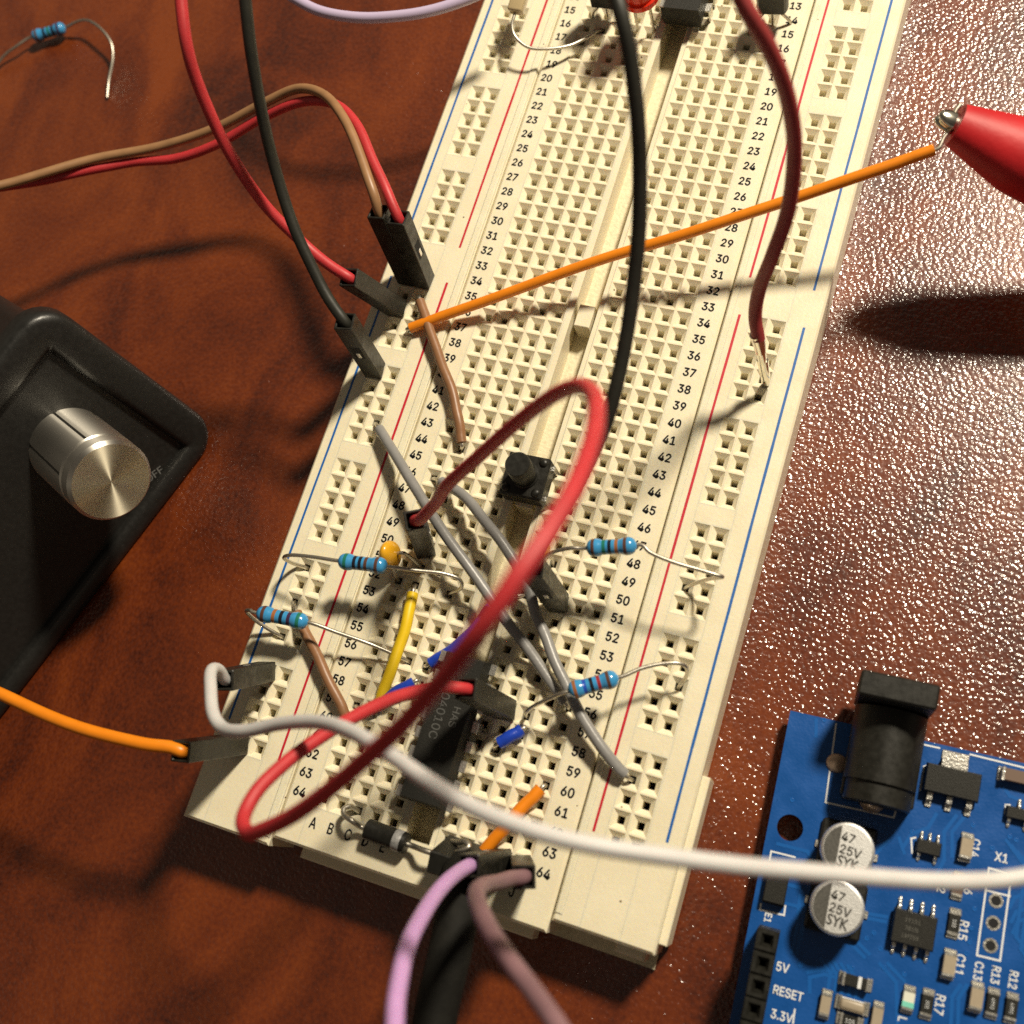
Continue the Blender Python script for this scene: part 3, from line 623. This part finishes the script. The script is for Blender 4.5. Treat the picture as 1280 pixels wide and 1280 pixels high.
# dual in-line chips
def chip(label, cx, ya, yb, npins, marks, group='black chips straddling the centre channel'):
    e = empty('chip', (cx, (ya + yb) / 2, TOP), label, 'chip', group)
    bm = NB(); z0, z1 = 1.9, 5.4; zm = 3.6
    x0, x1 = cx - 3.15, cx + 3.15; k = .35
    secs = [(x0 + k, x1 - k, ya + k * .6, yb - k * .6, z0), (x0, x1, ya, yb, zm), (x0 + .05, x1 - .05, ya + .05, yb - .05, zm + .2), (x0 + k + .15, x1 - k - .15, ya + k, yb - k, z1)]
    V = [[bm.verts.new(v) for v in ((a, c_, z), (b, c_, z), (b, d_, z), (a, d_, z))] for a, b, c_, d_, z in secs]
    for p, q in zip(V, V[1:]):
        for i in range(4): bm.faces.new((p[i], p[(i + 1) % 4], q[(i + 1) % 4], q[i]))
    bm.faces.new(V[0][::-1]); bm.faces.new(V[-1]); bo = obj('body', bm, 'smd_black', e)
    if marks:
        bm = NB()
        for s, size, dx, y in marks: text_bm(bm, s, size, Matrix.Translation((cx + dx, y, z1 + .015)) @ Matrix.Rotation(-math.pi / 2, 4, 'Z'), align='LEFT')
        obj('marking', bm, 'grey_mark', bo)
    yc = (ya + yb) / 2
    for i in range(npins):
        y = yc + (i - (npins - 1) / 2) * P
        for s in (-1, 1):
            bm = NB(); xx = cx + s * 3.1
            box(bm, (min(xx, xx + s * .85), y - .72, 3.35), (max(xx, xx + s * .85), y + .72, 3.62), bev=.06)
            box(bm, (min(xx + s * .6, xx + s * .86), y - .72, 1.0), (max(xx + s * .6, xx + s * .86), y + .72, 3.5), bev=.05)
            box(bm, (min(xx + s * .6, xx + s * .86), y - .25, -3), (max(xx + s * .6, xx + s * .86), y + .25, 1.1))
            obj('pin', bm, 'tin', e)
    return e
chip('long black chip with sixteen silver pins under the red loop and the white wire', 14.1, 3.4, 22.8, 8, [('HAS', 1.9, 1.1, 16.2), ('04010C', 2.2, -.9, 17.5)])
chip('black chip at the far end of the channel in the picture beside the red light', 15.2, 123.2, 141, 6, [])

# parts cut by the upper edge of the picture
def transistor(label, c, w, rot):
    e = empty('transistor', (c[0], c[1], TOP), label, 'transistor', 'black transistors at the far rows')
    bm = NB(); h = 5.2; z = c[2]
    n = 20; prof = [(2.3 * math.cos(a_), 2.3 * math.sin(a_)) for a_ in [math.radians(-38 + 256 * i / n) for i in range(n + 1)]]
    Rm = Matrix.Translation((c[0], c[1], 0)) @ Matrix.Rotation(rot, 4, 'Z')
    lo = [bm.verts.new(Rm @ Vector((x, y, z))) for x, y in prof]; hi = [bm.verts.new(Rm @ Vector((x, y, z + h))) for x, y in prof]
    for i in range(len(lo)): bm.faces.new((lo[i], lo[(i + 1) % len(lo)], hi[(i + 1) % len(lo)], hi[i]))
    bm.faces.new(lo[::-1]); bm.faces.new(hi); obj('body', bm, 'black_pl', e, smooth=30)
    for k in (-1, 0, 1):
        bm = NB(); q = Rm @ Vector((k * 1.27, -.2, 0)); q2 = Rm @ Vector((k * 2.54, -.2, 0)); lead(bm, [(q.x, q.y, z + .5), (q.x, q.y, z - 1), (q2.x, q2.y, 1.5), (q2.x, q2.y, -2.5)], .25); obj('lead', bm, 'wire', e, smooth=60)
transistor('black half-round transistor behind the thick black wire at the top', (3.10, 124.26, 4.50), 4, 0)
transistor('black half-round transistor by the number 13 at the top right', (28.36, 126.41, 4.50), 4, .1)
c = Vector((9.52, 122.63, 8.20))
e = empty('red_light', (c.x, c.y, TOP), 'red light-emitting diode peeking in at the top edge', 'indicator light')
bm = NB(); lathe(bm, [(2.9, 0), (2.9, .9), (2.5, 1.0), (2.5, 4.6), (2.2, 6.0), (1.4, 6.9), (.6, 7.2), (0, 7.25)], c, (0, 0, 1), n=32); obj('lens', bm, 'led_red', e, smooth=40)
for s in (-1, 1):
    bm = NB(); lead(bm, [(c.x + s * 1.27, c.y, c.z + 1), (c.x + s * 1.27, c.y, -2.5)], .25, seg=3); obj('lead', bm, 'wire', e, smooth=60)
a, b = Vector((-9.54, 118.75, 6.50)), Vector((-9.30, 123.28, 7.50)); d = (b - a).normalized(); L = 6.0
e = empty('film_capacitor', a, 'small tan glassy component on a long curved lead at the top left of the breadboard', 'capacitor')
bm = NB(); box(bm, (-1.2, -.9, 0), (1.2, .9, L), bev=.35, seg=3, rot=Matrix.Translation(a) @ basis(d).to_4x4()); obj('body', bm, 'tanglass', e, smooth=50)
bm = NB(); lead(bm, [a + d * .5, a - d * .8, (-9.61, 116.93, 6.00), (-8.93, 115.59, 5.40), (-6.48, 114.36, 4.60), (-3.52, 114.95, 4.00), (-0.66, 116.57, 3.20), (0.92, 118.60, 2.40)] + down((2.54, 121.92)), .26); obj('lead', bm, 'wire', e, smooth=60)

# ---------------------------------------------------------------- alligator clip
t0, t1, t2 = Vector((57.81, 102.01, 16.50)), Vector((67.79, 100.83, 12.50)), Vector((81.75, 99.74, 6.00))
ax = (t1 - t0).normalized()
e = empty('alligator_clip', t0, 'alligator clip in a red plastic sleeve gripping the end of the orange wire', 'clip')
bm = NB(); n = 36
def bootr(f): return 2.75 + 2.15 * min(1, f / .40) + .9 * max(0, f - .40)
tube(bm, [t0 - ax * .1, t1, t2], bootr, n=n, seg=14, flat=.86); 
sl = obj('sleeve', bm, 'clip_red', e, smooth=60)
side = ax.cross(Vector((0, 0, 1))).normalized(); upv = side.cross(ax)
for s in (1, -1):
    bm = NB()
    t = bmesh.new(); bmesh.ops.create_uvsphere(t, u_segments=24, v_segments=14, radius=1)
    t.transform(Matrix.Translation(t0 - ax * .6 + upv * (s * .62)) @ Matrix((ax, side, upv)).transposed().to_4x4() @ Matrix.Diagonal((2.1, 1.2, .5, 1)))
    add(bm, t); obj('jaw', bm, 'chrome', e, smooth=60)
bm = NB(); lead(bm, [t0 + side * -.2 - ax * .3, t0 - ax * .8 - side * 1.2 + upv * .3, t0 - ax * .6 - side * 2.4 + upv * .6], .3); obj('wire_end', bm, 'wire', e, smooth=60)

# ---------------------------------------------------------------- black control box with an aluminium knob
ph = math.radians(24); B0 = Vector((-39.5, 47.1, -7.7))
ew = Vector((-.32, -.9474, 0)); pn = Vector((.9474, -.32, 0))
nn = (pn * math.cos(ph) + Vector((0, 0, math.sin(ph)))).normalized(); hh = (-pn * math.sin(ph) + Vector((0, 0, math.cos(ph)))).normalized()
e = empty('control_box', B0, 'black plastic control box tilted back at the left with a rimmed front panel', 'control box')
FR = Matrix((ew, hh, nn)).transposed().to_4x4(); FR = Matrix.Translation(B0) @ FR
W_, H_ = 95.0, 34.6
def rrect(x0, x1, y0, y1, r, z, n=7):
    out = []
    for cx, cy, a0 in ((x1 - r, y1 - r, 0), (x0 + r, y1 - r, 90), (x0 + r, y0 + r, 180), (x1 - r, y0 + r, 270)):
        for i in range(n + 1):
            a_ = math.radians(a0 + 90 * i / n); out.append((cx + r * math.cos(a_), cy + r * math.sin(a_), z))
    return out
bm = NB()
def sect(i, z, rr_): return rrect(i, W_ - i, i if i < 1.4 or z < -3 else i * .64, H_ - i, max(rr_ - i, .4), z)
secs = [sect(3.0, -34, 5), sect(2.4, -6, 5), sect(2.0, -4.4, 5), sect(-.1, -3.8, 5), sect(-.1, -1.4, 5), sect(.15, -.5, 5), sect(.6, -.05, 5), sect(1.3, .12, 5), sect(4.3, .10, 5), sect(4.8, -.12, 5), sect(5.1, -.4, 5), sect(5.4, -1.2, 5)]
V = [[bm.verts.new(FR @ Vector(v)) for v in q] for q in secs]
for p, q in zip(V, V[1:]):
    m_ = len(p)
    for k in range(m_): bm.faces.new((p[k], p[(k + 1) % m_], q[(k + 1) % m_], q[k]))
bm.faces.new(V[0][::-1]); bm.faces.new(V[-1]); obj('case', bm, 'case', e, smooth=35)
KX, KY = 14.8, 17.85
bm = NB()
text_bm(bm, 'OFF', 2.3, FR @ Matrix.Translation((11.4, 4.3 , -1.17)) @ Matrix.Rotation(math.pi, 4, 'Y') @ Matrix.Rotation(math.radians(-18), 4, 'Z') , bold=.02)
pm = obj('panel_lettering', bm, 'case_white', e)
kb = FR @ Vector((KX, KY, -1.9))
ke = bpy.data.objects.new('knob', None); C.objects.link(ke); ke.parent = e; ke.location = (kb - B0) * S; ke.empty_display_size = .2
ke.rotation_mode = 'XYZ'; ke.rotation_euler = basis(nn).to_euler()
bm = NB(); n = 96; r0 = 5.85; prof = []
def kr(i, r): return r - (.16 if (i % 16) in (0, 1) else 0)
hs = [(0, r0 - .3), (.4, r0), (12.9, r0), (13.1, r0 - .2), (13.5, r0 - .2), (13.7, r0 - .02), (15.5, r0 - .05), (16.1, r0 - .55)]
rings = []
for h_, r_ in hs:
    rings.append([bm.verts.new(((kr(i, r_) if .3 < h_ < 12.8 else r_) * math.cos(2 * math.pi * i / n), (kr(i, r_) if .3 < h_ < 12.8 else r_) * math.sin(2 * math.pi * i / n), h_)) for i in range(n)])
for p, q in zip(rings, rings[1:]):
    for i in range(n):
        f = bm.faces.new((p[i], p[(i + 1) % n], q[(i + 1) % n], q[i])); f.material_index = 1 if (p is rings[1] and i % 16 == 0) else 0
bm.faces.new(rings[0][::-1]); obj('knob_skirt', bm, ['aluminium', 'groove'], ke, local=True, smooth=25)
bm = NB(); q = [bm.verts.new(((r0 - .5) * math.cos(2 * math.pi * i / n), (r0 - .5) * math.sin(2 * math.pi * i / n), 16.1)) for i in range(n)]
cv = bm.verts.new((0, 0, 16.12))
for i in range(n): bm.faces.new((cv, q[i], q[(i + 1) % n]))
obj('knob_face', bm, 'spun', ke, local=True)

# ---------------------------------------------------------------- blue microcontroller board
pb = empty('microcontroller_board', (54.70, 28.27, -4.60), 'blue microcontroller board with soldered chips and silver capacitors at the lower right', 'circuit board', rotz=0.0487)
# local frame: x along the jack edge, y negative down the header edge, z = 0 on the board's top
def lo(name, bm, mats, parent=pb, smooth=None): 
    return obj(name, bm, mats, parent, local=True, smooth=smooth)
hx, hy = (2.67, -14.23)
bm = NB(); n = 40; hr = 1.6
outer = [(0, 0), (53.3, 0), (53.3, -68.6), (0, -68.6)]
for z, flip in ((0, 0), (-1.6, 1)):
    # a plate with one round hole: square patch round the hole, then the rest in strips
    q = 3.0; x0, x1, y0, y1 = hx - 2.2, hx + q, hy - q, hy + q
    cir = [bm.verts.new((hx + hr * math.cos(2 * math.pi * i / n), hy + hr * math.sin(2 * math.pi * i / n), z)) for i in range(n)]
    def edge(a_):
        c_, s_ = math.cos(a_), math.sin(a_); k = min(((x1 - hx) if c_ > 0 else (hx - x0)) / max(abs(c_), 1e-6), ((y1 - hy) if s_ > 0 else (hy - y0)) / max(abs(s_), 1e-6)); return (hx + c_ * k, hy + s_ * k, z)
    sq = [bm.verts.new(edge(2 * math.pi * i / n)) for i in range(n)]
    for i in range(n): bm.faces.new((cir[i], cir[(i + 1) % n], sq[(i + 1) % n], sq[i]))
    for c_ in ((0, 53.3, y1, 0), (0, 53.3, -68.6, y0), (0, x0, y0, y1), (x1, 53.3, y0, y1)):
        bm.faces.new([bm.verts.new((a_, b_, z)) for a_, b_ in ((c_[0], c_[2]), (c_[1], c_[2]), (c_[1], c_[3]), (c_[0], c_[3]))])
    # corners left by the polar patch
    for ax_, ay_ in ((x0, y0), (x1, y0), (x1, y1), (x0, y1)):
        near = sorted(sq, key=lambda v: (v.co.x - ax_) ** 2 + (v.co.y - ay_) ** 2)[:2]
        bm.faces.new([near[0], near[1], bm.verts.new((ax_, ay_, z))])
plate_top = len(bm.faces)
for a_, b_ in zip(outer, outer[1:] + outer[:1]):
    f = bm.faces.new([bm.verts.new(v) for v in ((*a_, 0), (*b_, 0), (*b_, -1.6), (*a_, -1.6))]); f.material_index = 1
for i in range(n):
    a_, b_ = 2 * math.pi * i / n, 2 * math.pi * (i + 1) / n
    f = bm.faces.new([bm.verts.new(v) for v in ((hx + hr * math.cos(a_), hy + hr * math.sin(a_), 0), (hx + hr * math.cos(b_), hy + hr * math.sin(b_), 0), (hx + hr * math.cos(b_), hy + hr * math.sin(b_), -1.6), (hx + hr * math.cos(a_), hy + hr * math.sin(a_), -1.6))]); f.material_index = 1
pt = lo('board_plate', bm, ['pcb', 'pcb_edge'])
# copper traces under the mask, vias
bm = NB()
TR = [[(19.24, -8.44), (18.58, -10.25), (16.88, -11.36), (16.06, -13.30)], [(21.51, -8.07), (20.45, -10.26), (20.94, -13.47), (20.33, -15.52)], [(22.50, -7.82), (21.35, -10.03), (21.76, -12.79)],
      [(13.44, -21.76), (15.56, -21.57)], [(13.62, -22.28), (15.47, -22.15)], [(11.72, -25.40), (13.81, -26.68)], [(12.19, -24.90), (14.29, -26.18)], [(7.84, -30.07), (9.60, -29.31), (11.00, -29.29)], [(8.43, -32.20), (8.14, -30.63), (9.69, -29.84), (11.19, -29.79)],
      [(30.23, -15.07), (29.25, -15.70), (28.88, -16.90)], [(30.62, -16.62), (29.64, -17.25), (29.27, -18.45)], [(30.93, -17.64), (29.95, -18.26), (29.61, -19.63)], [(15.72, -26.98), (17.81, -28.49), (18.85, -33.74)], [(16.60, -26.73), (18.65, -28.07)], [(24.78, -26.90), (24.11, -28.34), (24.50, -32.12)], [(25.47, -26.71), (24.82, -28.32), (25.26, -31.90)],
      [(26.39, -3.47), (27.14, -4.25), (28.35, -4.43)], [(3.33, -0.47), (3.69, -2.45)], [(14.28, -12.79), (12.80, -15.29), (12.72, -17.03)], [(15.52, -12.28), (16.33, -13.80)], [(19.76, -23.58), (20.04, -25.33)], [(5.34, -21.83), (5.66, -25.54), (5.62, -28.37)], [(5.89, -21.69), (6.20, -25.40), (6.20, -28.39)]]
for k in range(6): TR.append([(20.5 + k * .75, -34.0), (20.5 + k * .75, -40 - k * .3), (24.5 + k * .75, -44.5 - k * .3), (24.5 + k * .75, -60)])
for k in range(4): TR.append([(1.6 + k * .0, -16.5 - k * 2.2), (5.2, -16.5 - k * 2.2), (6.4, -17.6 - k * 2.2), (6.4 , -20.0 - k * 2.2)])
for k in range(5): TR.append([(9.0 + k * .8, -28.2), (10.4 + k * .8, -29.6), (10.4 + k * .8, -31.2)])
for k in range(5): TR.append([(27.5 + k * .7, -9.5 - k * .5), (30.0 + k * .7, -12.0 - k * .5), (30.0 + k * .7, -20.0 - k * 1.2), (33.5, -23.0 - k * 1.2), (50, -23.0 - k * 1.2)])
zt = .014
for q in TR: strip(bm, q, .42, zt); zt += .0006
lo('trace_markings', bm, 'trace', pt)
bm = NB()
for x, y in ((25.10, -18.09), (25.06, -20.31), (25.12, -21.94), (24.96, -23.25), (16.85, -11.17), (23.55, -8.71), (15.44, -25.31), (14.43, -23.74), (16.23, -27.29), (13.73, -24.57), (26.04, -10.74), (27.79, -8.97), (6.98, -22.35), (6.79, -29.53), (2.28, -10.89), (4.29, -0.25), (28.54, -9.16), (18.54, -27.38), (12.69, -28.27)):
    lathe(bm, [(.30, .0), (.28, .05), (.14, .05), (.12, .01), (0, .01)], (x, y, 0), (0, 0, 1), n=12)
lo('via_markings', bm, 'trace', pt, smooth=40)
def silk_text(bm, s, size, xy, rot=0, sx=.85): text_bm(bm, s, size, Matrix.Translation((*xy, .03)) @ Matrix.Rotation(rot, 4, 'Z'), sx=sx, bold=.03)
bm = NB(); V90 = -math.pi / 2
for s, size, xy, rot in (('E1', 1.6, (2.11, -25.27), V90), ('5V', 2.0, (4.85, -30.35), 0), ('RESET', 1.95, (6.03, -33.01), 0), ('3.3V', 1.95, (5.78, -35.68), 0), ('X1', 2.0, (27.24, -11.57), 0), ('C14', 1.8, (24.19, -11.22), V90), ('R15', 2.0, (24.24, -20.81), V90), ('C11', 2.0, (24.41, -24.67), V90), ('C13', 1.8, (26.52, -24.81), V90), ('R13', 1.8, (28.41, -24.73), V90), ('R12', 1.8, (30.35, -24.73), V90), ('R17', 2.0, (22.91, -29.57), V90), ('L', 1.9, (19.15, -32.24), V90), ('2', 1.8, (21.12, -17.01), V90), ('6', 1.8, (24.13, -16.40), V90)):
    silk_text(bm, s, size, xy, rot)
zs = .022
for q in ([(26.01, -13.11), (28.58, -13.09), (28.66, -23.05), (26.10, -23.12), (26.01, -13.11)], [(26.02, -15.72), (28.71, -15.66)], [(0.99, -17.55), (3.89, -17.53)], [(0.99, -17.55), (1.00, -18.62)], [(1.00, -24.61), (3.91, -24.50), (3.85, -23.18)], [(1.00, -24.61), (0.97, -23.95)],
          [(16.67, -0.49), (18.39, -0.48)], [(22.06, -0.40), (29.20, -0.55)], [(16.99, -3.11), (16.98, -6.07)], [(16.99, -3.11), (17.25, -2.95)], [(17.24, -13.57), (16.88, -11.94), (17.32, -11.73)], [(26.90, -6.43), (26.84, -5.39), (27.28, -5.28)], [(5.82, -0.41), (6.30, -10.19), (14.49, -10.02), (14.67, -8.80)], [(7.13, -34.57), (7.19, -36.10)]):
    strip(bm, q, .2, zs); zs += .0004
lo('silkscreen_lettering', bm, 'silk', pt)
# pads of the unfitted crystal
for x, y in ((27.31, -16.58), (27.36, -19.14), (27.41, -21.68)):
    bm = NB(); lathe(bm, [(.85, .0, 0), (.82, .06, 0), (.56, .06, 0), (.54, .03, 1), (0, .03, 1)], (x, y, 0), (0, 0, 1), n=28); lo('plated_hole', bm, ['tin', 'hole_shade'], pt)  # hole centre is a flat disc, its shade painted black
# barrel jack
jx, jy = (13.13, -1.23); jx0 = 3.2
jc = 12.0
bm = NB()
box(bm, (jc - 4.3, -8.9, 0), (jc + 4.3, 2.6, 3.6), bev=.2)
nseg = 30; prof = [(jc + 4.25 * math.cos(math.pi * i / nseg), 6.3 - 4.0 + 4.0 * math.sin(math.pi * i / nseg) + 1.2) for i in range(nseg + 1)]
prof = [(jc + 4.25, 1.0)] + prof + [(jc - 4.25, 1.0)]
ra = [bm.verts.new((x, 2.0, z)) for x, z in prof]; rb = [bm.verts.new((x, -6.9, z)) for x, z in prof]; rc = [bm.verts.new((jc + (x - jc) * .94, -7.0, z * .95)) for x, z in prof]; rd = [bm.verts.new((jc + (x - jc) * .94, -9.3, z * .95)) for x, z in prof]
for p, q in ((ra, rb), (rb, rc), (rc, rd)):
    for i in range(len(p)): bm.faces.new((p[i], p[(i + 1) % len(p)], q[(i + 1) % len(p)], q[i]))
bm.faces.new(ra); bm.faces.new(rd[::-1])
jb = lo('barrel_jack', bm, 'black_pl', smooth=30)
bm = NB(); box(bm, (jc - 4.5, 2.3, 0), (jc + 4.5, 5.3, 10.9), bev=.25); lo('jack_flange', bm, 'black_pl', jb)
x_, y_ = (11.67, -8.66)
bm = NB(); t = bmesh.new(); bmesh.ops.create_uvsphere(t, u_segments=20, v_segments=12, radius=1); t.transform(Matrix.Translation((x_, y_, 0)) @ Matrix.Diagonal((1.6, 1.5, 1.4, 1))); add(bm, t); lo('solder_joint', bm, 'joint', jb, smooth=60)
x_, y_ = (6.77, -5.17)
bm = NB(); t = bmesh.new(); bmesh.ops.create_uvsphere(t, u_segments=20, v_segments=12, radius=1); t.transform(Matrix.Translation((x_, y_, 0)) @ Matrix.Diagonal((1.35, 1.2, .7, 1))); add(bm, t); lo('solder_joint', bm, 'joint', jb, smooth=60)
# electrolytic can capacitors
for (x, y) in ((9.65, -15.26), (9.65, -21.99)):
    bm = NB(); box(bm, (x - 3.3, y - 3.3, 0), (x + 3.3, y + 3.3, .9), bev=.3); ce = lo('electrolytic_capacitor', bm, 'black_pl')
    bm = NB(); lathe(bm, [(3.0, .8), (3.05, 1.4), (2.85, 1.7), (3.15, 2.0), (3.15, 5.1), (3.05, 5.45), (2.8, 5.6), (0, 5.6)], (x, y, 0), (0, 0, 1), n=48); cn = lo('can', bm, 'capcan', ce, smooth=30)
    bm = NB(); an = math.radians(68); pts = []
    for i in range(25):
        a_ = math.pi + (i / 24 - .5) * 2 * an; pts.append((x + 2.75 * math.cos(a_), y + 2.75 * math.sin(a_), 5.615))
    bm.faces.new([bm.verts.new(v) for v in pts]); lo('polarity_mark', bm, 'capdark', cn)
    bm = NB()
    for s, yy in (('47', 1.45), ('25V', 0), ('SYK', -1.45)): text_bm(bm, s, 1.95 if s != 'SYK' else 1.75, Matrix.Translation((x - .95, y + yy, 5.62)) @ Matrix.Rotation(-.1, 4, 'Z'), sx=.95 if s != 'SYK' else .82, align='LEFT', bold=.04, plain=s != 'SYK')
    lo('value_print', bm, 'capink', cn)
    for s in (-1, 1):
        bm = NB(); box(bm, (x + s * 3.2 - .5, y - .45, .02), (x + s * 3.2 + .6, y + .45, .25), bev=.05); lo('terminal', bm, 'tin', ce)
# surface-mount parts
def smd(name, xy, w, l, h, body='smd_black', ends=None, end_mat='tin', axis='y', mark=None, taper=.0, endw=.42, mark_mat='silk'):
    """two-terminal chip lying along y (or x)"""
    x, y = xy; bm = NB()
    dx, dy = (w / 2, l / 2) if axis == 'y' else (l / 2, w / 2)
    box(bm, (x - dx + .03, y - dy + .12, .06), (x + dx - .03, y + dy - .12, h), bev=.06); o = lo(name, bm, body)
    for s in (-1, 1):
        bm = NB()
        if axis == 'y': box(bm, (x - dx, y + s * dy - (endw if s > 0 else 0), .02), (x + dx, y + s * dy + (endw if s < 0 else 0), h + .03), bev=.08); box(bm, (x - dx * 1.02, y + s * (dy + .18) - .2, .01), (x + dx * 1.02, y + s * (dy + .18) + .2, .28), bev=.09)
        else: box(bm, (x + s * dx - (endw if s > 0 else 0), y - dy, .02), (x + s * dx + (endw if s < 0 else 0), y + dy, h + .03), bev=.08); box(bm, (x + s * (dx + .18) - .2, y - dy * 1.02, .01), (x + s * (dx + .18) + .2, y + dy * 1.02, .28), bev=.09)
        lo('terminal', bm, end_mat, o)
    if mark:
        bm = NB(); text_bm(bm, mark, .78 if axis == 'y' else .95, Matrix.Translation((x, y, h + .02)) @ Matrix.Rotation(V90 if axis == 'y' else 0, 4, 'Z'), sx=.9); lo('value_print', bm, mark_mat, o)
    return o
for xy in ((23.12, -11.40), (23.19, -24.92), (26.62, -27.64)): smd('ceramic_chip', xy, 1.45, 2.7, 1.15, 'ceramic')
for xy in ((10.41, -33.01), (16.32, -32.69)): smd('ceramic_chip', xy, 1.25, 2.6, .95, 'ceramic')
for xy, mk in (((23.07, -20.29), '103'), ((21.52, -29.87), '102'), ((28.45, -27.83), '4992'), ((30.50, -27.78), '4991')): smd('chip_resistor', xy, 1.35, 2.7, .6, 'smd_black', mark=mk)
smd('chip_resistor', (22.88, -15.98), 1.3, 2.6, .6, 'brown_smd'); smd('chip_resistor', (13.43, -34.05), 1.4, 2.4, .6, 'smd_black', axis='x', mark='105')
o = smd('chip_diode', (13.30, -29.61), 1.5, 3.2, 1.2, 'smd_black', axis='x'); x, y = (13.76, -29.57)
bm = NB(); box(bm, (x - .2, y - .66, 1.0), (x + .2, y + .66, 1.215)); lo('polarity_band', bm, 'silk', o)
o = smd('resonator', (13.40, -32.30), 1.6, 3.2, .6, 'silk', axis='x', end_mat='tin'); x, y = (13.40, -32.30)
bm = NB(); box(bm, (x - 1.4, y - .6, .5), (x + 1.4, y + .6, .95), bev=.35, seg=3); lo('lid', bm, 'ceramic', o, smooth=40)
o = smd('signal_light', (19.41, -29.93), 1.35, 2.4, .8, 'led_white', end_mat='tin'); x, y = (19.41, -30.47)
bm = NB(); box(bm, (x - .66, y - .3, .1), (x + .66, y + .3, .83)); lo('tinted_band', bm, 'led_green', o)
smd('chip_diode', (27.74, -1.88), 1.7, 4.0, 1.3, 'brown_smd', axis='x', end_mat='tin')
def soic(name, xy, w, l, h, pins, pitch, pw, reach, marks=(), one_wide=False):
    """body w across x, l along y; pins along both y sides at the listed x offsets"""
    x, y = xy; bm = NB(); k = .18
    secs = [(w / 2 - k, l / 2 - k, .12), (w / 2, l / 2, h * .5), (w / 2 - .02, l / 2 - .02, h * .58), (w / 2 - k, l / 2 - k, h)]
    V = [[bm.verts.new((x + sx * a_, y + sy * b_, z)) for sx, sy in ((-1, -1), (1, -1), (1, 1), (-1, 1))] for a_, b_, z in secs]
    for p, q in zip(V, V[1:]):
        for i in range(4): bm.faces.new((p[i], p[(i + 1) % 4], q[(i + 1) % 4], q[i]))
    bm.faces.new(V[0][::-1]); bm.faces.new(V[-1]); o = lo(name, bm, 'smd_black')
    for s, offs in pins:
        for off in offs:
            bm = NB(); yy = y + s * l / 2
            tube(bm, [(x + off, yy - s * .1, h * .52), (x + off, yy + s * reach * .35, h * .5), (x + off, yy + s * reach * .55, .25), (x + off, yy + s * reach, .14)], pw / 2, n=8, seg=4, flat=.5)
            t = bmesh.new(); bmesh.ops.create_uvsphere(t, u_segments=12, v_segments=8, radius=1); t.transform(Matrix.Translation((x + off, yy + s * reach * .85, .08)) @ Matrix.Diagonal((pw * .62, pw * .9, .22, 1))); add(bm, t)
            lo('lead', bm, 'tin', o, smooth=60)
    if marks:
        bm = NB()
        for s_, size, dx, dy in marks: text_bm(bm, s_, size, Matrix.Translation((x + dx, y + dy, h + .012)), sx=.9)
        lo('marking', bm, 'smd_mark', o)
    return o
P4 = [-1.905, -.635, .635, 1.905]
soic('driver_chip', (18.71, -22.16), 5.0, 3.9, 1.6, [(1, P4), (-1, P4)], 1.27, .42, 1.25, [('1Y151', .9, -.3, .9), ('7B1N', .9, -.3, 0), ('LM358', .9, -.3, -.9)])
soic('small_chip', (18.94, -12.56), 2.9, 1.7, 1.15, [(1, (-.95, 0, .95)), (-1, (-.95, .95))], .95, .36, .8)
soic('small_chip', (28.32, -6.17), 3.0, 1.5, 1.0, [(1, (.0,)), (-1, (-.95, .95))], .95, .40, .9)
x, y = (20.39, -4.35)
o = soic('voltage_regulator', (x, y), 6.5, 3.5, 1.7, [(-1, (-2.3, 0, 2.3))], 2.3, .1, .6)
for off in (-2.3, 0, 2.3):
    bm = NB(); box(bm, (x + off - .36, y - 1.75 - .7, .8), (x + off + .36, y - 1.7, 1.0), bev=.06); box(bm, (x + off - .36, y - 1.75 - .85, .1), (x + off + .36, y - 1.75 - .65, .95), bev=.05); box(bm, (x + off - .38, y - 1.75 - 1.7, .05), (x + off + .38, y - 1.75 - .7, .28), bev=.08); lo('lead', bm, 'tin', o)
bm = NB(); box(bm, (x - 1.55, y + 1.7, .8), (x + 1.55, y + 2.7, 1.02), bev=.06); box(bm, (x - 1.55, y + 2.5, .1), (x + 1.55, y + 2.72, .95), bev=.05); box(bm, (x - 1.6, y + 2.6, .04), (x + 1.6, y + 3.8, .26), bev=.08); lo('heat_tab', bm, 'tin', o)
x, y = (2.39, -21.17)
bm = NB(); box(bm, (x - 1.3, y - 2.3, .0), (x + 1.3, y + 2.3, 1.6), bev=.12); o = lo('ferrite_block', bm, 'smd_black')
bm = NB(); box(bm, (x - 1.32, y - 2.45, 0), (x + 1.32, y - 1.6, .9), bev=.1); box(bm, (x - 1.32, y + 1.6, 0), (x + 1.32, y + 2.45, .9), bev=.1); lo('terminal', bm, 'black_pl', o)
# female pin header: eight sockets side by side
x, y = (2.64, -27.45); x = 2.6
bm = NB(); hgt = 8.5; n_s = 8; ytop = y + 1.27
for i in range(n_s):
    yc = y - i * P; a_, b_ = 1.24, 1.2
    def rg(u, v, z): return [bm.verts.new((x + sx * u, yc + sy * v, z)) for sx, sy in ((-1, -1), (1, -1), (1, 1), (-1, 1))]
    R_ = [rg(a_, b_, 0), rg(a_, b_, hgt - .15), rg(a_ - .12, b_ - .1, hgt), rg(.72, .72, hgt), rg(.36, .36, hgt - .7), rg(.36, .36, hgt - 5)]
    for p, q in zip(R_, R_[1:]):
        for k in range(4): bm.faces.new((p[k], p[(k + 1) % 4], q[(k + 1) % 4], q[k]))
    bm.faces.new(R_[0][::-1]); bm.faces.new(R_[-1]).material_index = 1
lo('pin_header', bm, ['black_pl', 'hole_shade'])
